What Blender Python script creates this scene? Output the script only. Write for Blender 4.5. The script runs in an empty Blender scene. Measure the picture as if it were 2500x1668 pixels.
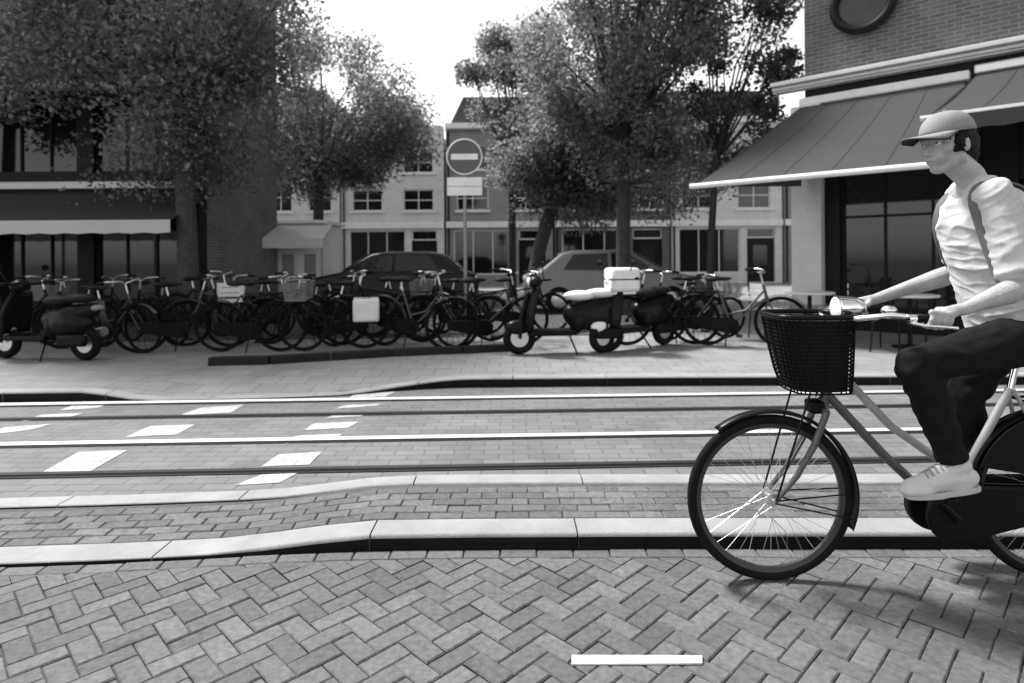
import bpy, bmesh, math, random
from mathutils import Vector, Matrix, noise
from math import sin, cos, pi, radians

random.seed(7)
SC = bpy.context.scene
COL = SC.collection

# ------------------------------------------------------------------ camera
F, CX, HY, H = 1500.0, 1250.0, 632.0, 1.366      # focal px, centre column, horizon row, eye height
ROLL = 0.0075
cam_d = bpy.data.cameras.new('camera'); cam = bpy.data.objects.new('camera', cam_d); COL.objects.link(cam)
cam_d.sensor_width = 36; cam_d.lens = F / 2500 * 36
cam_d.shift_y = (HY - 834) / 2500
cam_d.clip_end = 2000
cam.location = (0, 0, H)
cam.rotation_euler = (Matrix.Rotation(ROLL, 3, 'Y') @ Matrix.Rotation(pi / 2, 3, 'X')).to_euler()
cam_d.dof.use_dof = True; cam_d.dof.focus_distance = 2.55; cam_d.dof.aperture_fstop = 2.2
SC.camera = cam

# ------------------------------------------------------------------ sky, sun, exposure
SUN_EL, SUN_AZ = radians(57), radians(-52)        # azimuth from +Y, negative = left of the view
w = bpy.data.worlds.new('World'); SC.world = w; w.use_nodes = True
nt = w.node_tree; nt.nodes.clear()
sky = nt.nodes.new('ShaderNodeTexSky'); sky.sky_type = 'NISHITA'; sky.sun_disc = False
sky.sun_elevation = SUN_EL; sky.sun_rotation = SUN_AZ
sky.air_density = 1.0; sky.dust_density = 1.0; sky.ozone_density = 1.0
bw = nt.nodes.new('ShaderNodeRGBToBW'); bg = nt.nodes.new('ShaderNodeBackground'); out = nt.nodes.new('ShaderNodeOutputWorld')
bg.inputs[1].default_value = 0.13
nt.links.new(sky.outputs[0], bw.inputs[0]); nt.links.new(bw.outputs[0], bg.inputs[0]); nt.links.new(bg.outputs[0], out.inputs[0])
sd = bpy.data.lights.new('sun', 'SUN'); sun = bpy.data.objects.new('sun', sd); COL.objects.link(sun)
sd.energy = 2.5; sd.angle = radians(11)
sdir = Vector((sin(SUN_AZ) * cos(SUN_EL), cos(SUN_AZ) * cos(SUN_EL), sin(SUN_EL)))
sun.rotation_euler = (-sdir).to_track_quat('-Z', 'Y').to_euler()
SC.view_settings.view_transform = 'Standard'; SC.view_settings.look = 'None'
SC.view_settings.gamma = 1; SC.view_settings.use_curve_mapping = False
SC.view_settings.exposure = 1.6

# ------------------------------------------------------------------ pixels to places (display pixels of the 2350-wide view)
S = 2500 / 2350
def ray(dx, dy):
    u = (dx * S - CX) / F; v = (HY - dy * S) / F
    return u * cos(ROLL) + v * sin(ROLL), -u * sin(ROLL) + v * cos(ROLL)
def P(dx, dy, Y):
    a, b = ray(dx, dy)
    return Vector((a * Y, Y, H + b * Y))
def G(dx, dy, z=0.0):
    a, b = ray(dx, dy)
    Y = (z - H) / b
    return Vector((a * Y, Y, z))
def XA(dx, Y):
    return (dx * S - CX) / F * Y

# ------------------------------------------------------------------ materials (all neutral: the photograph is black and white)
MATS = {}
def mat(name, val, rough=0.7, var=0.0, scale=8.0, bump=0.0, bscale=60.0, metal=0.0, transl=0.0, spec=None, coords='Object'):
    if name in MATS: return MATS[name]
    m = bpy.data.materials.new(name); m.use_nodes = True
    n = m.node_tree; b = n.nodes['Principled BSDF']
    b.inputs['Base Color'].default_value = (val, val, val, 1)
    b.inputs['Roughness'].default_value = rough; b.inputs['Metallic'].default_value = metal
    if spec is None and val < .035 and not metal: spec = .12
    if spec is not None: b.inputs['Specular IOR Level'].default_value = spec
    tc = n.nodes.new('ShaderNodeTexCoord')
    if var:
        no = n.nodes.new('ShaderNodeTexNoise'); no.inputs['Scale'].default_value = scale; no.inputs['Detail'].default_value = 6
        no.inputs['Roughness'].default_value = 0.65
        n.links.new(tc.outputs[coords], no.inputs['Vector'])
        mr = n.nodes.new('ShaderNodeMapRange'); mr.inputs[1].default_value = 0.25; mr.inputs[2].default_value = 0.75
        mr.inputs[3].default_value = val * (1 - var); mr.inputs[4].default_value = val * (1 + var)
        n.links.new(no.outputs['Fac'], mr.inputs[0]); n.links.new(mr.outputs[0], b.inputs['Base Color'])
    if bump:
        nb = n.nodes.new('ShaderNodeTexNoise'); nb.inputs['Scale'].default_value = bscale; nb.inputs['Detail'].default_value = 5
        n.links.new(tc.outputs[coords], nb.inputs['Vector'])
        bp = n.nodes.new('ShaderNodeBump'); bp.inputs['Strength'].default_value = bump; bp.inputs['Distance'].default_value = 0.01
        n.links.new(nb.outputs['Fac'], bp.inputs['Height']); n.links.new(bp.outputs[0], b.inputs['Normal'])
    if transl:
        o = n.nodes['Material Output']; t = n.nodes.new('ShaderNodeBsdfTranslucent'); mx = n.nodes.new('ShaderNodeMixShader')
        t.inputs[0].default_value = (val * 1.4, val * 1.4, val * 1.4, 1); mx.inputs[0].default_value = transl
        n.links.new(b.outputs[0], mx.inputs[1]); n.links.new(t.outputs[0], mx.inputs[2]); n.links.new(mx.outputs[0], o.inputs[0])
    MATS[name] = m
    return m
def brickmat(name, c1, c2, mortar, bw_, bh, mw, rough=0.85, vert=False, var=0.5):
    """brick courses too far off to pick apart"""
    m = bpy.data.materials.new(name); m.use_nodes = True; n = m.node_tree; b = n.nodes['Principled BSDF']
    b.inputs['Roughness'].default_value = rough
    tc = n.nodes.new('ShaderNodeTexCoord'); br = n.nodes.new('ShaderNodeTexBrick')
    br.inputs['Color1'].default_value = (c1,) * 3 + (1,); br.inputs['Color2'].default_value = (c2,) * 3 + (1,); br.inputs['Mortar'].default_value = (mortar,) * 3 + (1,)
    br.inputs['Scale'].default_value = 1; br.inputs['Brick Width'].default_value = bw_; br.inputs['Row Height'].default_value = bh; br.inputs['Mortar Size'].default_value = mw
    v = tc.outputs['Object']
    if vert:
        sp = n.nodes.new('ShaderNodeSeparateXYZ'); cb = n.nodes.new('ShaderNodeCombineXYZ'); ad = n.nodes.new('ShaderNodeMath')
        n.links.new(v, sp.inputs[0]); n.links.new(sp.outputs[0], ad.inputs[0]); n.links.new(sp.outputs[1], ad.inputs[1])
        n.links.new(ad.outputs[0], cb.inputs[0]); n.links.new(sp.outputs[2], cb.inputs[1]); v = cb.outputs[0]
    n.links.new(v, br.inputs['Vector'])
    no = n.nodes.new('ShaderNodeTexNoise'); no.inputs['Scale'].default_value = 1.3; no.inputs['Detail'].default_value = 7; no.inputs['Roughness'].default_value = 0.7
    n.links.new(tc.outputs['Object'], no.inputs['Vector'])
    mr = n.nodes.new('ShaderNodeMapRange'); mr.inputs[1].default_value = .25; mr.inputs[2].default_value = .75; mr.inputs[3].default_value = 1 - var; mr.inputs[4].default_value = 1 + var
    n.links.new(no.outputs['Fac'], mr.inputs[0])
    mx = n.nodes.new('ShaderNodeMix'); mx.data_type = 'RGBA'; mx.blend_type = 'MULTIPLY'; mx.inputs[0].default_value = 1
    n.links.new(br.outputs['Color'], mx.inputs[6]); n.links.new(mr.outputs[0], mx.inputs[7]); n.links.new(mx.outputs[2], b.inputs['Base Color'])
    bp = n.nodes.new('ShaderNodeBump'); bp.inputs['Strength'].default_value = .5; bp.inputs['Distance'].default_value = .006; bp.invert = True
    n.links.new(br.outputs['Fac'], bp.inputs['Height']); n.links.new(bp.outputs[0], b.inputs['Normal'])
    MATS[name] = m; return m
def randmat(name, lo, hi, rough=.8, var=.25, scale=40, bump=.5):
    """bricks and leaves: each object of its own tone"""
    m = bpy.data.materials.new(name); m.use_nodes = True; n = m.node_tree; b = n.nodes['Principled BSDF']; b.inputs['Roughness'].default_value = rough
    at = n.nodes.new('ShaderNodeAttribute'); at.attribute_name = 'tone'; at.attribute_type = 'GEOMETRY'
    oi = n.nodes.new('ShaderNodeObjectInfo'); tc = n.nodes.new('ShaderNodeTexCoord'); ge = n.nodes.new('ShaderNodeNewGeometry')
    ad = n.nodes.new('ShaderNodeMath'); ad.operation = 'ADD'; n.links.new(at.outputs['Fac'], ad.inputs[0]); n.links.new(oi.outputs['Random'], ad.inputs[1])
    fr = n.nodes.new('ShaderNodeMath'); fr.operation = 'FRACT'; n.links.new(ad.outputs[0], fr.inputs[0])
    mr = n.nodes.new('ShaderNodeMapRange'); mr.inputs[3].default_value = lo; mr.inputs[4].default_value = hi; n.links.new(fr.outputs[0], mr.inputs[0])
    no = n.nodes.new('ShaderNodeTexNoise'); no.inputs['Scale'].default_value = scale; no.inputs['Detail'].default_value = 6; n.links.new(ge.outputs['Position'], no.inputs['Vector'])
    m2 = n.nodes.new('ShaderNodeMapRange'); m2.inputs[1].default_value = .25; m2.inputs[2].default_value = .75; m2.inputs[3].default_value = 1 - var; m2.inputs[4].default_value = 1 + var; n.links.new(no.outputs['Fac'], m2.inputs[0])
    n3 = n.nodes.new('ShaderNodeTexNoise'); n3.inputs['Scale'].default_value = 1.7; n3.inputs['Detail'].default_value = 5; n.links.new(ge.outputs['Position'], n3.inputs['Vector'])
    m4 = n.nodes.new('ShaderNodeMapRange'); m4.inputs[1].default_value = .3; m4.inputs[2].default_value = .7; m4.inputs[3].default_value = .8; m4.inputs[4].default_value = 1.2; n.links.new(n3.outputs['Fac'], m4.inputs[0])
    mu = n.nodes.new('ShaderNodeMath'); mu.operation = 'MULTIPLY'; n.links.new(mr.outputs[0], mu.inputs[0]); n.links.new(m2.outputs[0], mu.inputs[1])
    mu2 = n.nodes.new('ShaderNodeMath'); mu2.operation = 'MULTIPLY'; n.links.new(mu.outputs[0], mu2.inputs[0]); n.links.new(m4.outputs[0], mu2.inputs[1])
    n5 = n.nodes.new('ShaderNodeTexNoise'); n5.inputs['Scale'].default_value = 9; n5.inputs['Detail'].default_value = 8; n5.inputs['Roughness'].default_value = .75; n.links.new(ge.outputs['Position'], n5.inputs['Vector'])
    m6 = n.nodes.new('ShaderNodeMapRange'); m6.inputs[1].default_value = .56; m6.inputs[2].default_value = .72; m6.inputs[3].default_value = 1; m6.inputs[4].default_value = .55; n.links.new(n5.outputs['Fac'], m6.inputs[0])
    mu3 = n.nodes.new('ShaderNodeMath'); mu3.operation = 'MULTIPLY'; n.links.new(mu2.outputs[0], mu3.inputs[0]); n.links.new(m6.outputs[0], mu3.inputs[1])
    n.links.new(mu3.outputs[0], b.inputs['Base Color'])
    bp = n.nodes.new('ShaderNodeBump'); bp.inputs['Strength'].default_value = bump; bp.inputs['Distance'].default_value = .004
    nb = n.nodes.new('ShaderNodeTexNoise'); nb.inputs['Scale'].default_value = 140; n.links.new(ge.outputs['Position'], nb.inputs['Vector'])
    n.links.new(nb.outputs['Fac'], bp.inputs['Height']); n.links.new(bp.outputs[0], b.inputs['Normal'])
    MATS[name] = m; return m

# ------------------------------------------------------------------ mesh helpers
class MB:
    def __init__(s): s.v = []; s.f = []
    def add(s, vs, fs):
        o = len(s.v); s.v += [Vector(p) for p in vs]; s.f += [[i + o for i in f] for f in fs]; return s
    def box(s, c, d, rz=0, M=None):
        c = Vector(c); x, y, z = d[0] / 2, d[1] / 2, d[2] / 2
        R = M if M else Matrix.Rotation(rz, 3, 'Z')
        vs = [c + R @ Vector((i * x, j * y, k * z)) for k in (-1, 1) for j in (-1, 1) for i in (-1, 1)]
        return s.add(vs, [(0, 2, 3, 1), (4, 5, 7, 6), (0, 1, 5, 4), (2, 6, 7, 3), (0, 4, 6, 2), (1, 3, 7, 5)])
    def bar(s, a, b, wd, ht):
        a, b = Vector(a), Vector(b); d = b - a; q = d.to_track_quat('X', 'Z').to_matrix()
        return s.box((a + b) / 2, (d.length, wd, ht), M=q)
    def tube(s, pts, r, n=10, closed=False, cap=True):
        pts = [Vector(p) for p in pts]; k = len(pts)
        rs = r if isinstance(r, (list, tuple)) else [r] * k
        rings = []; up = None
        for i, p in enumerate(pts):
            if closed: t = pts[(i + 1) % k] - pts[i - 1]
            else: t = pts[min(i + 1, k - 1)] - pts[max(i - 1, 0)]
            t.normalize()
            if up is None: up = Vector((0, 0, 1)) if abs(t.z) < .9 else Vector((0, 1, 0))
            a = t.cross(up)
            if a.length < 1e-4: a = t.cross(Vector((1, 0, 0)))
            a.normalize(); up = a.cross(t).normalized()
            rings.append([p + (a * cos(2 * pi * j / n) + up * sin(2 * pi * j / n)) * rs[i] for j in range(n)])
        vs = [q for g in rings for q in g]; fs = []
        for i in range(k if closed else k - 1):
            i2 = (i + 1) % k
            for j in range(n): fs.append((i * n + j, i * n + (j + 1) % n, i2 * n + (j + 1) % n, i2 * n + j))
        if cap and not closed: fs += [list(range(n))[::-1], [(k - 1) * n + j for j in range(n)]]
        return s.add(vs, fs)
    def ell(s, c, r, M=None, nu=14, nv=9):
        c = Vector(c); R = M or Matrix.Identity(3)
        r = r if isinstance(r, (list, tuple)) else (r, r, r)
        vs = [c + R @ Vector((0, 0, r[2]))]
        for i in range(1, nv):
            a = pi * i / nv
            for j in range(nu):
                b = 2 * pi * j / nu; vs.append(c + R @ Vector((r[0] * sin(a) * cos(b), r[1] * sin(a) * sin(b), r[2] * cos(a))))
        vs.append(c - R @ Vector((0, 0, r[2]))); L = len(vs) - 1; fs = []
        for j in range(nu): fs.append((0, 1 + j, 1 + (j + 1) % nu)); fs.append((L, L - nu + (j + 1) % nu, L - nu + j))
        for i in range(nv - 2):
            for j in range(nu): a = 1 + i * nu; fs.append((a + j, a + nu + j, a + nu + (j + 1) % nu, a + (j + 1) % nu))
        return s.add(vs, fs)
    def limb(s, pts, rs, n=14):
        """tapered chain with ball joints: stays closed for the remesh"""
        pts = [Vector(p) for p in pts]
        for i in range(len(pts) - 1): s.tube([pts[i], pts[i + 1]], [rs[i], rs[i + 1]], n)
        for p, r in zip(pts, rs): s.ell(p, r)
        return s
    def torus(s, c, R, r, n=48, m=10, ax='Y'):
        c = Vector(c); pts = []
        for i in range(n):
            a = 2 * pi * i / n
            pts.append(c + (Vector((cos(a) * R, 0, sin(a) * R)) if ax == 'Y' else Vector((cos(a) * R, sin(a) * R, 0)) if ax == 'Z' else Vector((0, cos(a) * R, sin(a) * R))))
        o = len(s.v)
        vs = []; fs = []
        axis = {'Y': Vector((0, 1, 0)), 'Z': Vector((0, 0, 1)), 'X': Vector((1, 0, 0))}[ax]
        for p in pts:
            d = (p - c).normalized()
            for j in range(m): b = 2 * pi * j / m; vs.append(p + d * cos(b) * r + axis * sin(b) * r)
        for i in range(n):
            for j in range(m): i2 = (i + 1) % n; j2 = (j + 1) % m; fs.append((i * m + j, i * m + j2, i2 * m + j2, i2 * m + j))
        return s.add(vs, fs)
    def prism(s, poly, y0, y1, ax='Y'):
        """2-D outline (x,z) pushed along y (or (x,y) along z)"""
        n = len(poly)
        g = (lambda p, t: (p[0], t, p[1])) if ax == 'Y' else (lambda p, t: (p[0], p[1], t)) if ax == 'Z' else (lambda p, t: (t, p[0], p[1]))
        vs = [g(p, y0) for p in poly] + [g(p, y1) for p in poly]
        fs = [list(range(n)), list(range(2 * n - 1, n - 1, -1))] + [(i, n + i, n + (i + 1) % n, (i + 1) % n) for i in range(n)]
        return s.add(vs, fs)
    def lathe(s, c, prof, n=20):
        c = Vector(c); k = len(prof); vs = []; fs = []
        for r, z in prof:
            for j in range(n): a = 2 * pi * j / n; vs.append(c + Vector((r * cos(a), r * sin(a), z)))
        for i in range(k - 1):
            for j in range(n): fs.append((i * n + j, i * n + (j + 1) % n, (i + 1) * n + (j + 1) % n, (i + 1) * n + j))
        fs += [list(range(n))[::-1], [(k - 1) * n + j for j in range(n)]]
        return s.add(vs, fs)
    def mesh(s, name, off=None, smooth=None):
        me = bpy.data.meshes.new(name)
        vs = [p - off for p in s.v] if off is not None else s.v
        me.from_pydata([tuple(p) for p in vs], [], s.f); me.validate(); me.update()
        b = bmesh.new(); b.from_mesh(me); bmesh.ops.recalc_face_normals(b, faces=b.faces[:]); b.to_mesh(me); b.free()
        if smooth:
            me.shade_smooth()
            if smooth < 179: me.set_sharp_from_angle(angle=radians(smooth))
        return me
    def build(s, name, m, parent=None, smooth=35, bevel=0, world=True):
        off = Vector(parent_base(parent)) if (parent and world) else None
        me = s.mesh(name, off, smooth); me.materials.append(m)
        o = bpy.data.objects.new(name, me); COL.objects.link(o)
        if parent: o.parent = parent
        if bevel:
            md = o.modifiers.new('bevel', 'BEVEL'); md.width = bevel; md.segments = 2; md.limit_method = 'ANGLE'; md.angle_limit = radians(40)
        return o
def parent_base(p):
    v = Vector((0, 0, 0))
    while p: v = v + p.location; p = p.parent
    return v
def empty(name, loc=(0, 0, 0), rz=0):
    o = bpy.data.objects.new(name, None); COL.objects.link(o); o.location = loc; o.rotation_euler = (0, 0, rz); o.empty_display_size = .1
    return o
def tag(o, label=None, cat=None, group=None, kind=None):
    if label: o['label'] = label
    if cat: o['category'] = cat
    if group: o['group'] = group
    if kind: o['kind'] = kind
    return o
def copy_tree(o, parent=None):
    c = o.copy(); COL.objects.link(c); c.parent = parent
    for ch in list(o.children): copy_tree(ch, c)
    return c
def remeshed(mb, name, m, parent, voxel, smooth=4, disp=None):
    """union of closed shapes as one continuous skin"""
    me = mb.mesh('tmp'); o = bpy.data.objects.new('tmp', me); COL.objects.link(o)
    r = o.modifiers.new('r', 'REMESH'); r.mode = 'VOXEL'; r.voxel_size = voxel; r.use_smooth_shade = True
    sm = o.modifiers.new('s', 'SMOOTH'); sm.factor = .5; sm.iterations = smooth
    dg = bpy.context.evaluated_depsgraph_get(); ev = o.evaluated_get(dg)
    res = bpy.data.meshes.new_from_object(ev); res.name = name
    bpy.data.objects.remove(o); bpy.data.meshes.remove(me)
    if disp:
        nr = [v.normal.copy() for v in res.vertices]
        for v, q in zip(res.vertices, nr): v.co = v.co + q * disp(v.co)
    off = parent_base(parent)
    for v in res.vertices: v.co = v.co - off
    res.materials.clear(); res.materials.append(m); res.shade_smooth()
    ob = bpy.data.objects.new(name, res); COL.objects.link(ob); ob.parent = parent
    return ob
# ================================================================== ground, kerbs, bricks, rails
ROADM = 0.030                                    # the street runs a little away from the picture plane
def sheet(name, pts, z, m, kind='structure', parent=None):
    mb = MB(); n = len(pts); mb.add([(p[0], p[1], z) for p in pts], [list(range(n))])
    o = mb.build(name, m, parent, smooth=None); 
    if kind: o['kind'] = kind
    return o
m_ground = mat('far_ground', .13, .9, .25, .6)
sheet('ground', [(-500, -300), (500, -300), (500, 700), (-500, 700)], -.035, m_ground)

m_brick = randmat('clinker', .068, .112, .85, .34)
m_sand = mat('joint_sand', .065, .95, .4, 30)
m_kerb = mat('kerb_concrete', .25, .85, .24, 3, .35, 90)
m_kface = mat('kerb_face_shade', .008, .9, .3, 9)  # near-black colour paints in the shade on the kerbs' front faces
def brick_mesh(L, W, t, bev=.006):
    x, y = L / 2, W / 2
    vs = [(i * x, j * y, -t) for j in (-1, 1) for i in (-1, 1)] + [(i * x, j * y, -bev) for j in (-1, 1) for i in (-1, 1)] + [(i * (x - bev), j * (y - bev), 0) for j in (-1, 1) for i in (-1, 1)]
    fs = []
    for a in (0, 4):
        fs += [(a, a + 1, a + 5, a + 4), (a + 1, a + 3, a + 7, a + 5), (a + 3, a + 2, a + 6, a + 7), (a + 2, a, a + 4, a + 6)]
    fs.append((8, 9, 11, 10))
    return [Vector(v) for v in vs], fs
BV, BF = brick_mesh(.1655, .0808, .05, .005)
def brick_data():
    me = bpy.data.meshes.new('brick'); me.from_pydata([tuple(v) for v in BV], [], BF); me.materials.append(m_brick); return me
BRICK = brick_data()
def lay(parent, spots, near_n, key):
    """the nearest as bricks of their own, the rest joined as one part"""
    spots.sort(key=key)
    for (x, y, z, a, tx, ty) in spots[:near_n]:
        o = bpy.data.objects.new('brick', BRICK); COL.objects.link(o); o.parent = parent
        o.location = (x, y, z); o.rotation_euler = (tx, ty, a)
    rest = spots[near_n:]
    if rest:
        vs, fs, tone = [], [], []
        for (x, y, z, a, tx, ty) in rest:
            o = len(vs); c, s_ = cos(a), sin(a); tv = random.random()
            for v in BV: vs.append((x + v.x * c - v.y * s_, y + v.x * s_ + v.y * c, z + v.z + v.x * ty * -1 + v.y * tx)); tone.append(tv)
            fs += [[i + o for i in f] for f in BF]
        me = bpy.data.meshes.new('brick_field'); me.from_pydata(vs, [], fs); me.materials.append(m_brick)
        at = me.attributes.new('tone', 'FLOAT', 'POINT'); at.data.foreach_set('value', tone)
        ob = bpy.data.objects.new('brick_field', me); COL.objects.link(ob); ob.parent = parent; ob['kind'] = 'stuff'

# near kerb: foot line traced on the ground, height rising to the right of the dropped part
kf = [G(x, y, .0) for x, y in ((-400, 1312), (0, 1299), (250, 1290), (450, 1280), (640, 1270), (830, 1262), (1100, 1259), (1500, 1257), (1900, 1257), (2350, 1257), (2900, 1258))]
def interp(pts, x):
    for a, b in zip(pts, pts[1:]):
        if a.x <= x <= b.x: t = (x - a.x) / (b.x - a.x); return a.y + (b.y - a.y) * t
    return pts[0].y if x < pts[0].x else pts[-1].y
xl, xr = G(430, 1282).x, G(880, 1262).x
def kz(x):
    t = min(1, max(0, (x - xl) / (xr - xl))); return .012 + .058 * t * t * (3 - 2 * t)
road = empty('brick_road'); tag(road, kind='structure')
sheet('joint_sand', [(-14, -8), (14, -8), (14, 2.86), (-14, 2.86)], -.012, m_sand, None, road)
W = .084; spots = []; cutb = []; ca, sa = cos(pi / 4), sin(pi / 4)
for i in range(-130, 130):
    for j in range(-130, 130):
        d = (i - j) % 4
        if d == 0: x, y, a = (i + 1) * W, (j + .5) * W, 0
        elif d == 3: x, y, a = (i + .5) * W, (j + 1) * W, pi / 2
        else: continue
        X, Y = x * ca - y * sa, x * sa + y * ca
        if not (-5.2 < X < 5.6 and -1.2 < Y): continue
        lim = interp(kf, X) - .092
        if Y < lim - .095:
            spots.append((X + random.uniform(-.0015, .0015), Y + random.uniform(-.0015, .0015), random.uniform(-.0025, .0025), a + pi / 4 + random.uniform(-.016, .016), random.uniform(-.018, .018), random.uniform(-.018, .018)))
        elif Y < lim + .09: cutb.append((X, Y, a + pi / 4))
lay(road, spots, 290, lambda s: (0 if (1.95 < s[1] < 2.9 and abs(s[0]) < .9 * s[1]) else 1, -s[1] * 0 + abs(s[1] - 2.4) + .2 * abs(s[0])))

def cut_brick(X, Y, a):
    """a brick cut to fit against the gutter course"""
    c, s_ = cos(a), sin(a); pg = [(X + x * c - y * s_, Y + x * s_ + y * c) for x, y in ((-.0825, -.0403), (.0825, -.0403), (.0825, .0403), (-.0825, .0403))]
    f = lambda p: interp(kf, p[0]) - .098 - p[1]; out_ = []
    for i in range(4):
        p, q = pg[i], pg[(i + 1) % 4]; fp, fq = f(p), f(q)
        if fp >= 0: out_.append(p)
        if (fp > 0) != (fq > 0): t = fp / (fp - fq); out_.append((p[0] + (q[0] - p[0]) * t, p[1] + (q[1] - p[1]) * t))
    if len(out_) < 3: return
    ar = abs(sum(out_[i][0] * out_[(i + 1) % len(out_)][1] - out_[(i + 1) % len(out_)][0] * out_[i][1] for i in range(len(out_)))) / 2
    if ar < .0006: return
    z = random.uniform(-.0025, .0025); mb = MB(); mb.prism(out_, z - .05, z, 'Z'); mb.build('cut_brick', m_brick, road, smooth=None)
for q in cutb: cut_brick(*q)
# gutter course laid lengthwise along the kerb foot
gut = empty('gutter_course'); tag(gut, kind='structure')
sp = []; x = -4.4
while x < 4.9:
    yk = interp(kf, x); a = math.atan2(interp(kf, x + .1) - interp(kf, x - .1), .2)
    sp.append((x, yk - .050, -.001 + random.uniform(-.002, .002), a, 0, 0)); x += .170
lay(gut, sp, 300, lambda s: abs(s[0]))

def kerb(name, foot, zf, width, xs, face=True, base=0.0):
    """a row of kerb stones between the given x stations"""
    e = empty(name); tag(e, kind='structure')
    for a, b in zip(xs, xs[1:]):
        a2, b2 = a + .004, b - .004; r = .018; n = 4; vs = []
        for k in range(n + 1):
            x = a2 + (b2 - a2) * k / n; y = interp(foot, x); z = zf(x)
            rr = min(r, z * .5)
            vs += [(x, y, base - .02), (x, y, z - rr), (x, y + rr * .35, z - rr * .3), (x, y + rr, z), (x, y + width, z), (x, y + width, base - .02)]
        fs = []
        for k in range(n):
            for j in range(5): fs.append((k * 6 + j, k * 6 + j + 1, (k + 1) * 6 + j + 1, (k + 1) * 6 + j))
        fs += [tuple(range(6)), tuple(n * 6 + j for j in range(6))]
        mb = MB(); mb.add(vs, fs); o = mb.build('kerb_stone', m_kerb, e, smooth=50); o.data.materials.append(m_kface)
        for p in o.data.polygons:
            if abs(p.normal.z) < .35 and p.normal.y < -.5: p.material_index = 1  # faces turned to the camera get the painted shade
    return e
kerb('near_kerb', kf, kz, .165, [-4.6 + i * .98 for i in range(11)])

# median strip of bricks between the two pale bands
b2 = [G(x, y, .03) for x, y in ((-400, 1170), (0, 1157), (300, 1149), (560, 1139), (830, 1128), (1100, 1124), (1600, 1124), (2350, 1124), (2900, 1124))]
med = empty('median_strip'); tag(med, kind='structure')
mb = MB(); N = 40; xs = [-4.6 + i * 9.4 / N for i in range(N + 1)]
vs = []; 
for x in xs: vs += [(x, interp(kf, x) + .16, kz(x) - .012), (x, interp(b2, x) + .02, kz(x) - .012)]
mb.add(vs, [(2 * i, 2 * i + 1, 2 * i + 3, 2 * i + 2) for i in range(N)]); mb.build('joint_sand', m_sand, med, smooth=None)
sp = []
for r in range(10):
    x = -4.4 + (.085 if r % 2 else 0)
    while x < 4.7:
        y = interp(kf, x) + .165 + .050 + r * .085
        if y < interp(b2, x) - .038:
            a = math.atan2(interp(kf, x + .1) - interp(kf, x - .1), .2)
            sl = (kz(x + .05) - kz(x - .05)) / .1
            sp.append((x, y, kz(x) - .001 + random.uniform(-.003, .003), a + random.uniform(-.01, .01), random.uniform(-.02, .02), -math.atan(sl) + random.uniform(-.01, .01)))
        x += .169
lay(med, sp, 290, lambda s: abs(s[0]))
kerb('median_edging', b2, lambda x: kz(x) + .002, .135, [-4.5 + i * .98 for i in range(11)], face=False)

# tram bed
m_bed = brickmat('tram_bed_setts', .14, .11, .08, .21, .105, .006, .85, False, .28)
def roadline(y0):
    return lambda x: y0 + ROADM * x
sheet('tram_bed', [(-40, 3.62 - 40 * ROADM), (-4.5, interp(b2, -4.5) + .1), (-2, interp(b2, -2) + .1), (-.8, interp(b2, -.8) + .1), (4.6, interp(b2, 4.6) + .1), (40, 3.8 + 40 * ROADM), (40, 8.6), (-40, 5.6)], -.004, m_bed)
m_steel = mat('polished_steel', .93, .42, .03, 3, metal=.55)
m_rust = mat('dull_rail', .03, .6, .3, 6)
m_groove = mat('rail_groove', .006, .9)
def rail(label, y0, head, wd):
    e = empty('tram_rail'); tag(e, kind='structure')
    n = 60; xs = [-30 + 60 * i / n for i in range(n + 1)]
    for nm, o0, o1, z, m in (('rail_head', 0, wd, .004, head), ('rail_groove', -.042, 0, .001, m_groove), ('rail_lip', -.058, -.043, .003, m_rust)):
        mb = MB(); vs = []
        for x in xs:
            y = y0 + ROADM * x + .0018 * max(-6, min(6, x)) ** 2 * (-.35)
            vs += [(x, y + o0, -.05), (x, y + o0, z), (x, y + o1, z), (x, y + o1, -.05)]
        mb.add(vs, [(4 * i + j, 4 * i + j + 1, 4 * i + j + 5, 4 * i + j + 4) for i in range(n) for j in range(3)])
        mb.build(nm, m, e, smooth=None)
rail('a', G(1200, 1003).y, m_steel, .075)
rail('b', G(1200, 913).y, m_steel, .085)
rail('c', G(1200, 1070).y, m_rust, .05)
rail('d', G(1200, 944).y, m_rust, .05)

# painted crossing blocks
m_paint = brickmat('worn_paint', .44, .38, .24, .21, .105, .006, .85, False, .30)
BL = [((92, 1087), (208, 1081), (292, 1033), (180, 1037)), ((287, 1003), (405, 997), (448, 974), (345, 978)), ((412, 953), (528, 947), (560, 929), (462, 935)),
      ((540, 1113), (640, 1108), (682, 1086), (600, 1089)), ((598, 1071), (710, 1066), (738, 1037), (640, 1043)), ((655, 1018), (768, 1008), (785, 995), (680, 1000)),
      ((697, 987), (800, 981), (822, 968), (720, 972)), ((748, 960), (828, 955), (848, 947), (770, 951)), ((768, 938), (864, 931), (880, 926), (790, 930)), ((800, 914), (885, 910), (908, 899), (815, 904)),
      ((50, 967), (150, 960), (190, 948), (95, 952)), ((135, 942), (225, 936), (262, 922), (170, 929)), ((-30, 998), (70, 986), (118, 973), (10, 981))]
for q in BL:
    pts = [G(x, y) for x, y in q]
    o = sheet('crossing_block', [(p.x, p.y) for p in pts], .0, m_paint)
e = empty('white_dash', (G(1462, 1517).x, G(1462, 1517).y, 0)); tag(e, 'white raised dash on the brick paving at the bottom edge', 'road marking')
mb = MB(); mb.v = []; a = [G(1312, 1528), G(1612, 1526), G(1612, 1508), G(1312, 1507)]
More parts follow.
